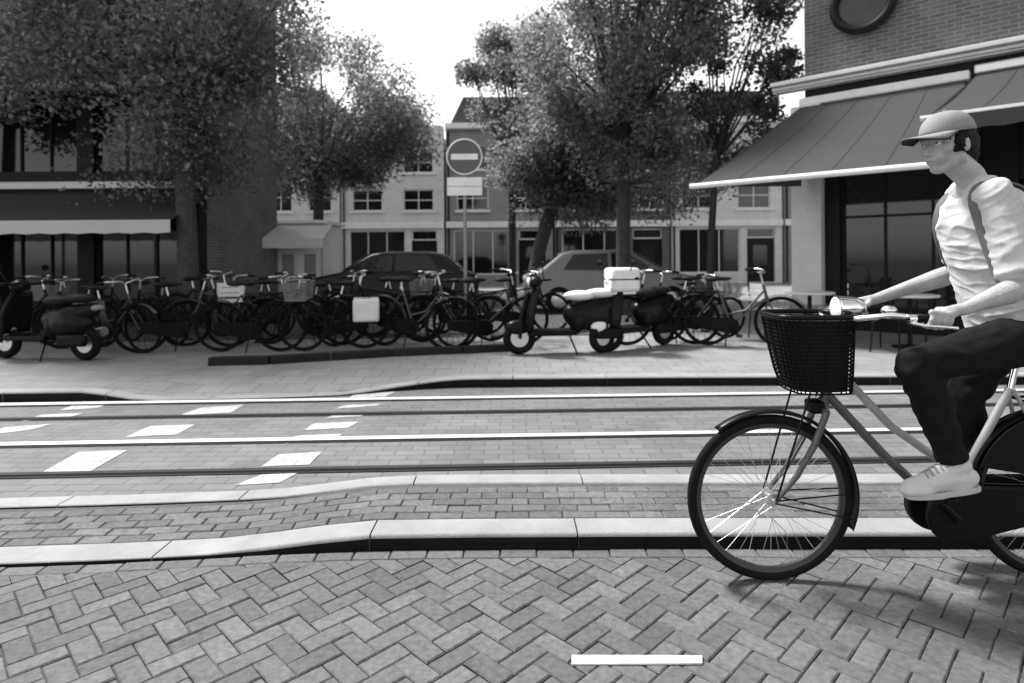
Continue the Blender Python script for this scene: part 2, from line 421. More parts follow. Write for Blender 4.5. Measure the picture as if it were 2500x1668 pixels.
mb.add([(p.x, p.y, .0) for p in a] + [(p.x, p.y, .007) for p in a], [(0, 1, 2, 3), (4, 5, 6, 7), (0, 1, 5, 4), (1, 2, 6, 5), (2, 3, 7, 6), (3, 0, 4, 7)])
mb.build('dash_body', mat('dash_white', .62, .7, .2, 25, .4, 120), e, smooth=None, bevel=.002)

# far pavement and its kerb
fk = [G(x, y) for x, y in ((-400, 928), (0, 923), (200, 920), (330, 921), (600, 916), (800, 908), (920, 896), (1040, 889), (1500, 885), (2350, 882), (3200, 880))]
def fz(x):
    a, b, c, d = G(200, 921).x, G(330, 921).x, G(790, 908).x, G(1040, 889).x
    if x < b: t = min(1, max(0, (b - x) / (b - a)))
    else: t = min(1, max(0, (x - c) / (d - c)))
    return .012 + .085 * t
m_pave = brickmat('pavement_tiles', .21, .18, .11, .3, .3, .006, .8, False, .22)
fx = [-9 + i for i in range(21)]
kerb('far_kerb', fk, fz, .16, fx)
mb = MB(); vs = []; xs = [-30] + [-9 + i * .5 for i in range(41)] + [40]
for x in xs: vs += [(x, interp(fk, x) + .15, fz(x) - .004), (x, interp(fk, x) + 1.1, .094 if -3 < x < 40 or x < -3 else .09), (x, 120, .094)]
mb.add(vs, [f for i in range(len(xs) - 1) for f in ((3 * i, 3 * i + 1, 3 * i + 4, 3 * i + 3), (3 * i + 1, 3 * i + 2, 3 * i + 5, 3 * i + 4))])
o = mb.build('far_pavement', m_pave, None, smooth=None); o['kind'] = 'structure'
PZ = .094
m_asph = mat('asphalt', .045, .9, .25, 3, .3, 60)
o = sheet('back_road', [(-40, 9.75), (-5.5, 9.75), (1.5, 10.1), (3.1, 10.9), (3.1, 12.3), (8, 21), (8, 24), (-40, 24)], PZ + .004, m_asph)
# a low dark edging further back, traced from the picture
m_edge = mat('dark_edging', .02, .9, .3, 5)
e = empty('planting_edge'); tag(e, kind='structure')
ed = [G(x, y, PZ) for x, y in ((480, 838), (620, 834), (760, 826), (900, 817), (1060, 810), (1200, 804))]
for a, b in zip(ed, ed[1:]):
    d = (b - a).normalized() * .006
    MB().bar(a + d + Vector((0, 0, .045)), b - d + Vector((0, 0, .045)), .14, .1).build('edging_stone', m_edge, e, bevel=.01)
# ================================================================== the bicycle being ridden
Y0 = 2.60
m_black = mat('black_paint', .007, .32, .2, 5)
m_rubber = mat('tyre_rubber', .008, .85, .3, 40, .2, 200)
m_chrome = mat('chrome', .88, .14, metal=1)
m_alu = mat('aluminium', .6, .35, metal=.9)
m_frame = mat('grey_frame_paint', .30, .3, .08, 6)
m_frame2 = mat('dark_frame_paint', .07, .3, .1, 6)
m_plast = mat('black_plastic', .005, .5, .2, 20)
m_leather = mat('saddle_leather', .012, .6, .3, 30)
m_glass_lamp = mat('lamp_lens', .8, .15)
def Q(dx, dy, off=0): return P(dx, dy, Y0) + Vector((0, off, 0))
R_W = .350
m_rimd = mat('dark_rim', .05, .4, metal=.6)
bike = empty('bicycle', (1.69, Y0, 0)); tag(bike, 'grey step-through bicycle with a black front basket, being ridden in the foreground', 'bicycle')
c1 = Q(1767, 1147); c1.z = R_W; c2 = c1 + Vector((1.19, 0, 0))
def hero_wheel(name, c, hub_r):
    w_ = empty(name, (0, 0, 0)); w_.parent = bike; w_.location = c - Vector(bike.location)
    MB().torus(c, R_W - .020, .020, 72, 12).build('tyre', m_rubber, w_, 60)
    mb = MB(); mb.torus(c, R_W - .044, .010, 72, 8)
    vs = []; n = 72
    for i in range(n):
        a = 2 * pi * i / n
        for (r, y) in ((R_W - .036, -.013), (R_W - .056, -.008), (R_W - .056, .008), (R_W - .036, .013)): vs.append(c + Vector((cos(a) * r, y, sin(a) * r)))
    mb.add(vs, [(4 * i + j, 4 * i + (j + 1) % 4, 4 * ((i + 1) % n) + (j + 1) % 4, 4 * ((i + 1) % n) + j) for i in range(n) for j in range(4)])
    mb.build('rim', m_rimd, w_, 40)
    mb = MB(); mb.tube([c + Vector((0, -.055, 0)), c + Vector((0, -.035, 0)), c + Vector((0, -.034, 0)), c + Vector((0, -.028, 0)), c + Vector((0, -.026, 0)), c + Vector((0, .026, 0)), c + Vector((0, .028, 0)), c + Vector((0, .034, 0)), c + Vector((0, .035, 0)), c + Vector((0, .055, 0))],
                       [.008, .009, hub_r, hub_r, hub_r * .6, hub_r * .6, hub_r, hub_r, .009, .008], 20)
    mb.build('hub', m_alu, w_, 40)
    N = 36
    for i in range(N):
        s_ = 1 if i % 2 else -1; a = 2 * pi * i / N; da = (1 if (i // 2) % 2 else -1) * 1.05
        p0 = c + Vector((cos(a + da) * hub_r * .9, s_ * .031, sin(a + da) * hub_r * .9)); p1 = c + Vector((cos(a) * (R_W - .055), 0, sin(a) * (R_W - .055)))
        MB().tube([p0, p1], .0010, 5).build('spoke', m_alu, w_)
    return w_
hero_wheel('front_wheel', c1, .026); hero_wheel('rear_wheel', c2, .034)
# frame
ht, hb = Q(1932, 800), Q(1888, 925)
BBk = Q(2165, 1172); seat_c = Vector((c2.x - .17, Y0, .80))
seat_top = Vector((seat_c.x + .035, Y0, .955))
mb = MB(); mb.tube([ht, hb], .021, 14); mb.tube([ht + Vector((0, 0, .006)), ht - (ht - hb) * .06], .025, 14); mb.tube([hb + (ht - hb) * .06, hb - (ht - hb) * .02], .026, 14)
mb.build('head_tube', m_frame2, bike, 40)
u0 = ht + (hb - ht) * .35; l0 = ht + (hb - ht) * .82
st_mid = BBk + (seat_c - BBk) * .30
mb = MB(); mb.tube([l0, l0 + (BBk - l0) * .5 + Vector((-.008, 0, -.01)), BBk], .019, 14); mb.build('down_tube', m_frame2, bike, 40)
mb = MB(); mb.tube([u0, u0 + (st_mid - u0) * .45 + Vector((-.01, 0, -.045)), u0 + (st_mid - u0) * .75 + Vector((0, 0, -.03)), st_mid], .017, 14); mb.build('top_tube', m_frame, bike, 40)
mb = MB(); mb.tube([BBk, seat_c], .0165, 14); mb.tube([BBk + Vector((0, -.036, 0)), BBk + Vector((0, .036, 0))], .024, 14); mb.build('seat_tube', m_frame, bike, 40)
for s_ in (-1, 1):
    o = Vector((0, s_ * .055, 0)); i_ = Vector((0, s_ * .018, 0))
    MB().tube([BBk + i_ + Vector((.02, 0, 0)), BBk + (c2 - BBk) * .35 + o * .7, c2 + o], .010, 10).build('chain_stay', m_frame, bike, 40)
    MB().tube([seat_c + i_, seat_c + (c2 - seat_c) * .3 + o * .8, c2 + o], .008, 10).build('seat_stay', m_frame, bike, 40)
# fork
mb = MB(); cr = hb + (hb - ht) * .12
mb.tube([cr + Vector((0, -.05, 0)), cr + Vector((0, .05, 0))], .016, 12); mb.tube([hb, cr], .018, 12)
for s_ in (-1, 1):
    o = Vector((0, s_ * .052, 0)); fd = (c1 - cr)
    mb.tube([cr + o, cr + fd * .35 + Vector((.022, 0, -.01)) + o, cr + fd * .7 + Vector((.026, 0, -.005)) + o, cr + fd * .9 + Vector((.012, 0, 0)) + o, c1 + o], [.014, .0135, .0115, .010, .009], 12)
mb.build('fork', m_frame2, bike, 40)
def fender(name, c, a0, a1):
    vs = []; n = 40; m_ = 7
    for i in range(n + 1):
        a = radians(a0 + (a1 - a0) * i / n)
        for j in range(m_):
            b = pi * j / (m_ - 1); rr = R_W + .010 + sin(b) * .013; vs.append(c + Vector((cos(a) * rr, cos(b) * .029, sin(a) * rr)))
    mb = MB(); mb.add(vs, [(i * m_ + j, i * m_ + j + 1, (i + 1) * m_ + j + 1, (i + 1) * m_ + j) for i in range(n) for j in range(m_ - 1)])
    o = mb.build(name, m_black, bike, 60); sd_ = o.modifiers.new('t', 'SOLIDIFY'); sd_.thickness = .002
fender('front_fender', c1, 128, -22); fender('rear_fender', c2, 175, -15)
for a in (-14, 4):
    for s_ in (-1, 1):
        e1 = c1 + Vector((cos(radians(a)) * (R_W + .012), s_ * .030, sin(radians(a)) * (R_W + .012)))
        MB().tube([c1 + Vector((0, s_ * .058, -.006 if a < 0 else .004)), e1], .0032, 6).build('fender_stay', m_black, bike)
# chain case
pr = []; rF, rB = .118, .062; cF = BBk + Vector((-.0, 0, .01)); cB = c2 + Vector((.0, 0, 0))
for i in range(15): a = pi / 2 + pi * i / 14; pr.append((cF.x + rF * cos(a), cF.z + rF * sin(a)))
for i in range(11): a = -pi / 2 + pi * i / 10; pr.append((cB.x + rB * cos(a), cB.z + rB * sin(a)))
MB().prism(pr, Y0 + .045, Y0 + .085).build('chain_case', m_plast, bike, 40, .008)
MB().prism(pr, Y0 - .080, Y0 - .058).build('side_cover', m_plast, bike, 40, .008)
# cranks: near one forward and up, far one back and down
pedL = Q(2098, 1112); pedL.y = Y0 - .14
cd = Vector((pedL.x - BBk.x, 0, pedL.z - BBk.z)); 
cd = cd.normalized() * .168
for s_, nm in ((-1, 1), (1, -1)):
    e1 = BBk + cd * (1 if s_ < 0 else -1) + Vector((0, s_ * .098, 0))
    mb = MB(); mb.tube([BBk + Vector((0, s_ * .09, 0)), e1], [.015, .010], 10); mb.tube([BBk + Vector((0, s_ * .05, 0)), BBk + Vector((0, s_ * .1, 0))], .017, 12)
    ck = mb.build('crank', m_plast, bike, 40)
    mb = MB(); c_ = e1 + Vector((0, s_ * .055, 0)); mb.box(c_ + Vector((-.038, 0, 0)), (.016, .085, .022)); mb.box(c_ + Vector((.038, 0, 0)), (.016, .085, .022)); mb.tube([e1, c_ + Vector((0, s_ * .04, 0))], .008, 8)
    mb.box(c_ + Vector((0, -.036, 0)), (.062, .008, .018)); mb.box(c_ + Vector((0, .036, 0)), (.062, .008, .018))
    mb.build('pedal', m_plast, bike, 40, .002)
PEDL = BBk + cd + Vector((0, -.153, 0)); PEDR = BBk - cd + Vector((0, .153, 0))
# handlebar swept back to the rider
gz = 1.125; gx = 1.60
stem = ht + (ht - hb).normalized() * .075
barc = stem + Vector((-.035, 0, .035)); 
mb = MB(); mb.tube([ht, stem, barc], [.0125, .0125, .014], 12)
for s_ in (-1, 1):
    mb.tube([barc, barc + Vector((-.03, s_ * .07, .02)), barc + Vector((-.015, s_ * .15, .035)), Vector((gx - .13, Y0 + s_ * .225, gz + .012)), Vector((gx - .05, Y0 + s_ * .25, gz + .004)), Vector((gx + .06, Y0 + s_ * .268, gz - .006))], .0112, 12)
mb.build('handlebar', m_chrome, bike, 50)
GR = {}
for s_ in (-1, 1):
    a, b = Vector((gx - .055, Y0 + s_ * .249, gz + .004)), Vector((gx + .075, Y0 + s_ * .271, gz - .007)); GR[s_] = (a, b)
    MB().tube([a, a + (b - a) * .03, a + (b - a) * .5, b - (b - a) * .03, b], [.012, .0165, .0175, .0185, .012], 14).build('grip', m_plast, bike, 50)
    # brake lever runs under and ahead of the grip
    l0 = a + Vector((-.025, s_ * .005, -.004))
    mb = MB(); mb.tube([l0 + Vector((-.012, 0, .0)), l0 + Vector((.016, 0, 0))], .018, 12)
    mb.tube([l0 + Vector((0, s_ * .008, -.014)), l0 + Vector((.03, s_ * .035, -.022)), l0 + Vector((.10, s_ * .06, -.026)), l0 + Vector((.135, s_ * .062, -.030))], [.007, .0065, .006, .007], 8)
    mb.build('brake_lever', m_chrome, bike, 50)
    MB().tube([l0 + Vector((-.012, 0, -.01)), l0 + Vector((-.09, -s_ * .03, -.0)), barc + Vector((-.06, s_ * .05, -.06)), ht + Vector((-.03, s_ * .012, -.05)), hb + Vector((-.02, s_ * .02, .02))], .0026, 6).build('cable', m_plast, bike, 60)
# lamp and bell
lc = Q(1943, 706); lc.y = Y0 - .02
mb = MB(); prof = [(.012, -.072), (.036, -.05), (.047, -.02), (.050, .02), (.052, .055), (.046, .058)]
Mx = Matrix.Rotation(-pi / 2, 3, 'Y'); t = MB().lathe((0, 0, 0), prof, 24)
mb.add([lc + Mx @ v for v in t.v], t.f); hl = mb.build('headlight', m_chrome, bike, 50)
MB().tube([lc + Vector((-.058, 0, 0)), lc + Vector((-.064, 0, 0))], [.046, .036], 24).build('lens', m_glass_lamp, hl, 40)
MB().tube([lc + Vector((.02, 0, -.04)), barc + Vector((-.01, 0, .008))], .008, 8).build('lamp_bracket', m_black, bike)
MB().ell(P(2040, 712, Y0 - .12), (.030, .030, .020)).build('bell', m_chrome, bike, 170)
# front basket: dark woven, narrowing downwards, with a rim
bx0, bx1, bz1 = Q(1764, 720).x, Q(1936, 720).x, Q(1800, 722).z
bb0, bb1, bz0 = Q(1806, 890).x, Q(1936, 890).x, Q(1850, 893).z
def ringpts(t, grow=0):
    z = bz0 + (bz1 - bz0) * t; tt = t ** .75
    x0 = bb0 + (bx0 - bb0) * tt - grow; x1 = bb1 + (bx1 - bb1) * tt + grow; yw = .11 + .04 * tt + grow
    cx, rx = (x0 + x1) / 2, (x1 - x0) / 2; pts = []
    for k in range(32):
        a = 2 * pi * k / 32; c, s_ = cos(a), sin(a); e_ = .55
        pts.append(Vector((cx + rx * math.copysign(abs(c) ** e_, c), Y0 + yw * math.copysign(abs(s_) ** e_, s_), z)))
    return pts
bk = MB()
for k in range(20): bk.tube(ringpts(k / 19), .0036, 6, closed=True)
basket = bk.build('basket', m_plast, bike, 60)
mb = MB()
for k in range(32): mb.tube([ringpts(t, .003)[k] for t in (0, .25, .5, .75, 1)], .0032, 5)
mb.build('basket_stakes', m_plast, basket, 60)
MB().tube(ringpts(1, .004), .011, 8, closed=True).build('basket_rim', m_black, basket, 60)
mb = MB(); rg = [ringpts(t, -.012) for t in (.02, .3, .6, .95)]; vs = [p for r_ in rg for p in r_]
mb.add(vs, [(i * 32 + j, i * 32 + (j + 1) % 32, (i + 1) * 32 + (j + 1) % 32, (i + 1) * 32 + j) for i in range(3) for j in range(32)] + [list(range(32)), [96 + j for j in range(32)]])
mb.build('basket_liner', mat('liner_cloth', .016, .9, .3, 12, .4, 30), basket, 60)
mb = MB()
for s_ in (-1, 1): mb.tube([Vector((bb0 + .06, Y0 + s_ * .08, bz0)), c1 + Vector((0, s_ * .066, .01))], .0045, 8)
mb.tube([Vector((bb1 - .01, Y0, bz0 + .03)), hb + Vector((0, 0, .06))], .008, 8)
mb.build('basket_carrier', m_black, bike)
MB().box(hb + Vector((-.035, 0, -.012)), (.06, .075, .055)).build('fork_lock', m_plast, bike, 40, .012)
# saddle, rack, coat guard, kickstand (mostly beyond the picture's right edge)
mb = MB(); mb.tube([seat_c, seat_top], .0135, 12); mb.build('seat_post', m_chrome, bike)
mb = MB(); mb.ell(seat_top + Vector((.06, 0, .03)), (.12, .105, .035)); mb.limb([seat_top + Vector((.05, 0, .03)), seat_top + Vector((-.12, 0, .028))], [.045, .020]); remeshed(mb, 'saddle', m_leather, bike, .008)
mb = MB()
for s_ in (-1, 1):
    mb.tube([Vector((seat_c.x + .04, Y0 + s_ * .07, .75)), Vector((c2.x + .28, Y0 + s_ * .07, .75))], .006, 8); mb.tube([c2 + Vector((.03, s_ * .07, 0)), Vector((c2.x + .10, Y0 + s_ * .07, .75))], .006, 8)
for k in range(4): mb.tube([Vector((seat_c.x + .05 + k * .12, Y0 - .07, .75)), Vector((seat_c.x + .05 + k * .12, Y0 + .07, .75))], .005, 8)
mb.build('luggage_rack', m_black, bike)
for s_ in (-1, 1):
    pg = [(c2.x + (R_W + .01) * cos(radians(a)), c2.z + (R_W + .01) * sin(radians(a))) for a in range(158, 20, -6)] + [(c2.x + .06, c2.z + .07), (c2.x - .06, c2.z + .09)]
    MB().prism(pg, Y0 + s_ * .044, Y0 + s_ * .047).build('coat_guard', m_plast, bike, 40)
MB().tube([c2 + Vector((-.06, -.09, -.03)), c2 + Vector((.22, -.11, -.06))], .008, 8).build('kickstand', m_black, bike)

# ================================================================== the rider
m_skin = mat('skin', .33, .5, .22, 22, .35, 180)
m_shirt = mat('white_cotton', .48, .95, .05, 20, .35, 500)
m_trous = mat('dark_denim', .009, .9, .3, 30, .3, 300)
m_shoe = mat('white_shoe', .5, .6, .08, 30)
m_hair = mat('dark_hair', .012, .6, .4, 60, .6, 180)
m_cap = mat('pale_cap', .22, .9, .12, 30, .25, 250)
m_capu = mat('cap_underside', .03, .9)
m_lace = mat('lace', .25, .8)
person = empty('person', (2.0, Y0, 0)); tag(person, 'person in pale cap, white shirt and dark trousers riding the grey bicycle', 'person')
def J(x, y, Y): return P(x, y, Y)
pel = Vector((seat_top.x + .05, Y0, 1.055)); 
hipL, hipR = pel + Vector((-.01, -.10, -.005)), pel + Vector((-.01, .10, -.005))
kneeL = J(2100, 842, 2.45); ankL = J(2190, 1062, 2.455)
kneeR = J(2215, 905, 2.73); ankR = PEDR + Vector((.085, -.005, .115))
shL = J(2284, 450, 2.43); shR = J(2205, 455, 2.79)
elL = J(2348, 655, 2.345); elR = J(2212, 618, 2.86)
neck0 = (shL + shR) / 2 + Vector((-.026, 0, .058)); neck0.y = Y0
headc = J(2172, 333, Y0)
chest = (shL + shR) / 2 * .55 + pel * .45 + Vector((-.035, 0, .05)); chest.y = Y0
gL = (GR[-1][0] + GR[-1][1]) / 2; gR = (GR[1][0] + GR[1][1]) / 2
hd = {}
def hand(mb, s_, wrist_up=.048):
    a, b = GR[s_]; g = (b - a).normalized(); o = Vector((0, s_, 0)); o = (o - g * o.dot(g)).normalized(); up = g.cross(o); up = up if up.z > 0 else -up
    c = (a + b) / 2 + g * .006
    def L(gg, oo, uu): return c + g * gg + o * oo + up * uu
    wr = L(.088, .010, wrist_up)
    # palm: back of the hand from the wrist to the knuckle row
    mb.limb([wr, L(.055, .012, .040), L(.02, .022, .034)], [.024, .023, .018])
    mb.limb([L(.040, .024, .030), L(.024, .036, .024)], [.020, .014]); mb.limb([L(.055, .006, .034), L(.0, .008, .034)], [.019, .016])
    mb.limb([L(-.035, .034, .026), L(.035, .034, .022)], [.0125, .0125])
    for k, (gg, ln) in enumerate(((-.036, 1.0), (-.013, 1.06), (.010, 1.0), (.031, .84))):
        rr = (.0098, .0100, .0095, .0085)[k]
        mb.limb([L(gg * .9 + .006, .034, .026), L(gg, .042 * (1 if ln > .9 else .95), -.002), L(gg - .001, .024, -.030 * ln), L(gg - .001, -.006, -.029 * ln), L(gg, -.014, -.020 * ln)], [rr * 1.12, rr * 1.05, rr, rr * .92, rr * .8], 10)
    mb.limb([L(.046, -.006, .036), L(.022, -.026, .022), L(-.006, -.031, .006), L(-.024, -.027, -.003)], [.0150, .0130, .0115, .0095], 10)
    return wr
body = MB()
wrL = hand(body, -1); wrR = hand(body, 1)
def arm(sh, el, wr):
    body.limb([sh, sh + (el - sh) * .45, el], [.052, .050, .040]); d = wr - el
    body.limb([el, el + d * .28 + Vector((0, 0, -.004)), el + d * .7, wr], [.040, .045, .031, .024])
arm(shL, elL, wrL); arm(shR, elR, wrR)
body.limb([pel, chest, (shL + shR) / 2], [.13, .13, .09]); body.limb([shL, shR], [.05, .05])
body.limb([neck0 + Vector((.02, 0, -.05)), neck0 + Vector((-.01, 0, .03)), headc + Vector((.018, 0, -.06))], [.066, .056, .056])
body.limb([hipL, kneeL, ankL], [.08, .052, .036]); body.limb([hipR, kneeR, ankR], [.08, .052, .036])
# head, facing left and a little down, turned slightly to the camera
ex = Matrix.Rotation(radians(14), 3, 'Z') @ Matrix.Rotation(radians(-8), 3, 'Y')
def HP(x, y, z): return headc + ex @ Vector((-x, y, z))      # x forward
body.ell(HP(-.012, 0, .030), (.098, .077, .090), ex, 24, 16)
body.limb([HP(.035, 0, .0), HP(.050, 0, -.045), HP(.058, 0, -.092)], [.060, .050, .026])
body.limb([HP(.0, -.045, -.06), HP(.055, -.014, -.094)], [.032, .022]); body.limb([HP(.0, .045, -.06), HP(.055, .014, -.094)], [.032, .022])
body.limb([HP(.050, -.036, -.012), HP(.052, .036, -.012)], [.030, .030])
body.limb([HP(.082, -.030, .026), HP(.090, 0, .028), HP(.082, .030, .026)], [.012, .012, .012])      # brow
body.limb([HP(.088, 0, .012), HP(.104, 0, -.012), HP(.112, 0, -.026)], [.009, .011, .013])            # nose
body.ell(HP(.100, -.013, -.029), .010); body.ell(HP(.100, .013, -.029), .010)
body.limb([HP(.082, -.018, -.054), HP(.092, 0, -.052), HP(.082, .018, -.054)], [.008, .010, .008]); body.limb([HP(.080, -.015, -.066), HP(.089, 0, -.066), HP(.080, .015, -.066)], [.008, .010, .008])
for s_ in (-1, 1): body.ell(HP(-.012, s_ * .078, -.008), (.020, .008, .032), ex)
bod = remeshed(body, 'body', m_skin, person, .0046, 3)
for s_ in (-1, 1):
    MB().ell(HP(.078, s_ * .031, .012), .0125).build('eye', mat('eye_white', .6, .3), person, 170)
    MB().ell(HP(.0855, s_ * .032, .012), (.006, .006, .006)).build('iris', mat('iris', .02, .2), person, 170)
    MB().tube([HP(.088, s_ * .016, .031), HP(.088, s_ * .032, .034), HP(.078, s_ * .05, .028)], [.004, .005, .003], 6).build('eyebrow', m_hair, person, 60)
MB().tube([HP(.092, -.018, -.0605), HP(.0985, 0, -.0598), HP(.092, .018, -.0605)], [.0012, .0022, .0012], 6).build('mouth_line', mat('mouth', .09, .6), person, 60)
# hair
hr = MB(); hr.ell(HP(-.026, 0, .020), (.098, .086, .095), ex, 20, 14); hr.limb([HP(-.065, 0, .0), HP(-.082, 0, -.05), HP(-.085, 0, -.085)], [.075, .058, .035]); 
for s_ in (-1, 1): hr.limb([HP(.018, s_ * .070, .03), HP(.006, s_ * .078, -.012)], [.016, .010])
remeshed(hr, 'hair', m_hair, person, .006, 2, lambda c: .006 * noise.noise(c * 60) + .003 * noise.noise(c * 150))
# cap
cp = MB(); n = 24; vs = []; rows = 8
for i in range(rows + 1):
    t = i / rows; a = t * pi / 2
    for j in range(n):
        b = 2 * pi * j / n; vs.append(HP(-.012 + .112 * cos(a) ** .8 * cos(b), .093 * cos(a) ** .8 * sin(b), .048 + .094 * sin(a) ** 1.0))
cp.add(vs, [(i * n + j, i * n + (j + 1) % n, (i + 1) * n + (j + 1) % n, (i + 1) * n + j) for i in range(rows) for j in range(n)])
cap = cp.build('cap', m_cap, person, 80); sd_ = cap.modifiers.new('t', 'SOLIDIFY'); sd_.thickness = .004
MB().ell(HP(-.012, 0, .143), (.009, .009, .005)).build('cap_button', m_cap, cap, 170)
def brim(z0, m, nm):
    vs = []; N = 16
    for i in range(N + 1):
        b = -radians(72) + radians(144) * i / N
        for r_ in (0, .35, .7, 1):
            x0, y0 = -.012 + .112 * cos(b), .093 * sin(b); L_ = .112 * cos(b * .95) ** .6
            vs.append(HP(x0 + L_ * r_, y0 * (1 - .05 * r_), .051 + z0 - .006 * r_ - .026 * (abs(y0) / .093) ** 2 * r_))
    mb = MB(); mb.add(vs, [(i * 4 + j, i * 4 + j + 1, i * 4 + j + 5, i * 4 + j + 4) for i in range(N) for j in range(3)])
    o = mb.build(nm, m, cap, 80); s2 = o.modifiers.new('t', 'SOLIDIFY'); s2.thickness = .003
brim(.002, m_cap, 'brim'); brim(-.0035, m_capu, 'brim_lining')
# shirt: loose, short sleeves
shm = MB(); mid = (shL + shR) / 2
def slab(cx, z, rx, ry): return [Vector((cx + rx * math.copysign(abs(cos(t)) ** .8, cos(t)), Y0 + ry * math.copysign(abs(sin(t)) ** .8, sin(t)), z)) for t in [2 * pi * k / 24 for k in range(24)]]
z0, z1 = pel.z - .045, mid.z + .045; secs = []
for t, rx, ry, dx in ((0, .165, .205, 0), (.15, .170, .205, 0), (.35, .165, .198, -.005), (.55, .160, .200, -.012), (.75, .150, .205, -.012), (.88, .120, .195, 0), (.96, .085, .15, .01), (1.0, .05, .10, .015)):
    secs.append(slab(pel.x * (1 - t) + mid.x * t + dx - .02 * (1 - t), z0 + (z1 - z0) * t, rx, ry))
vs = [p for q in secs for p in q]; ns = len(secs)
shm.add(vs, [(i * 24 + j, i * 24 + (j + 1) % 24, (i + 1) * 24 + (j + 1) % 24, (i + 1) * 24 + j) for i in range(ns - 1) for j in range(24)] + [list(range(24))[::-1], [(ns - 1) * 24 + j for j in range(24)]])
shm.limb([shL + Vector((.0, .02, .0)), shR + Vector((0, -.02, .0))], [.064, .064]); shm.limb([neck0 + Vector((.012, -.06, -.03)), neck0 + Vector((.012, .06, -.03))], [.055, .055])
for sh, el in ((shL, elL), (shR, elR)):
    d = el - sh; shm.limb([sh, sh + d * .35, sh + d * .8], [.068, .070, .073]); shm.tube([sh + d * .8, sh + d * .88], [.074, .077], 16)
def folds(c):
    q = Vector((c.x * 3 + c.z * 2, c.y * 4, c.z * 9 - c.x * 5)); 
    f = Vector((c.x * 5 + c.z * 3, c.y * 5, c.z * 14 - c.x * 9)); r1 = 1 - abs(noise.noise(f * .8)) * 2; r2 = 1 - abs(noise.noise(f * 1.7 + Vector((4, 2, 9)))) * 2
    return .006 * noise.noise(q) + .008 * max(0, r1) ** 3 + .004 * max(0, r2) ** 3 - .003
SHIRT = remeshed(shm, 'shirt', m_shirt, person, .0065, 4, folds)
# shoulder straps of a bag, laid on the shirt
from mathutils.bvhtree import BVHTree
bmx = bmesh.new(); bmx.from_mesh(SHIRT.data); bmx.transform(Matrix.Translation(parent_base(person))); tree = BVHTree.FromBMesh(bmx)
for s_ in (-1, 1):
    raw = []
    for k in range(26):
        t = k / 25; a = radians(-35 + 250 * t)                       # from behind the shoulder, over it and down the chest
        yy = Y0 + s_ * (.115 + .012 * sin(t * pi) + (.075 * max(0, t - .72) / .28))
        o_ = Vector((mid.x, yy, mid.z - .10)) if a < pi * .95 else Vector((mid.x, yy, mid.z - .10 - .9 * (a - pi * .95) * .35))
        dv = Vector((cos(a), 0, sin(a))) if a < pi * .95 else Vector((-1, 0, -.05))
        hit = tree.ray_cast(o_ + dv * .45, -dv)
        if hit[0]: raw.append(hit[0] + hit[1] * .005)
    for _ in range(3): raw = [raw[0]] + [(raw[i - 1] + raw[i] * 2 + raw[i + 1]) / 4 for i in range(1, len(raw) - 1)] + [raw[-1]]
    mb = MB(); vs = []
    for i, p in enumerate(raw):
        t_ = (raw[min(i + 1, len(raw) - 1)] - raw[max(i - 1, 0)]).normalized(); nn = (p - Vector((mid.x, p.y, mid.z - .12))).normalized(); sd2 = t_.cross(nn).normalized() * .021
        vs += [p - sd2, p - sd2 + nn * .007, p + sd2 + nn * .007, p + sd2]
    m_ = len(raw); mb.add(vs, [(4 * i + j, 4 * i + (j + 1) % 4, 4 * i + 4 + (j + 1) % 4, 4 * i + 4 + j) for i in range(m_ - 1) for j in range(4)] + [(0, 1, 2, 3), tuple(4 * (m_ - 1) + j for j in range(4))])
    mb.build('shoulder_strap', mat('strap_webbing', .10, .8, .2, 40), person, 50)
bmx.free()
# trousers
tr = MB()
tr.ell(pel + Vector((0, 0, -.01)), (.155, .175, .12)); tr.limb([hipL, hipR], [.115, .115])
for hp, kn, an in ((hipL, kneeL, ankL), (hipR, kneeR, ankR)):
    d1, d2 = kn - hp, an - kn
    tr.limb([hp, hp + d1 * .4, hp + d1 * .8, kn], [.115, .102, .082, .074]); tr.limb([kn, kn + d2 * .35 + Vector((.012, 0, 0)), kn + d2 * .72, kn + d2 * .90], [.074, .074, .060, .055]); tr.tube([kn + d2 * .88, kn + d2 * .97], [.056, .058], 16)
remeshed(tr, 'trousers', m_trous, person, .009, 3, lambda c: .010 * noise.noise(Vector((c.x * 12, c.y * 6, c.z * 22))) + .005 * noise.noise(c * 30))
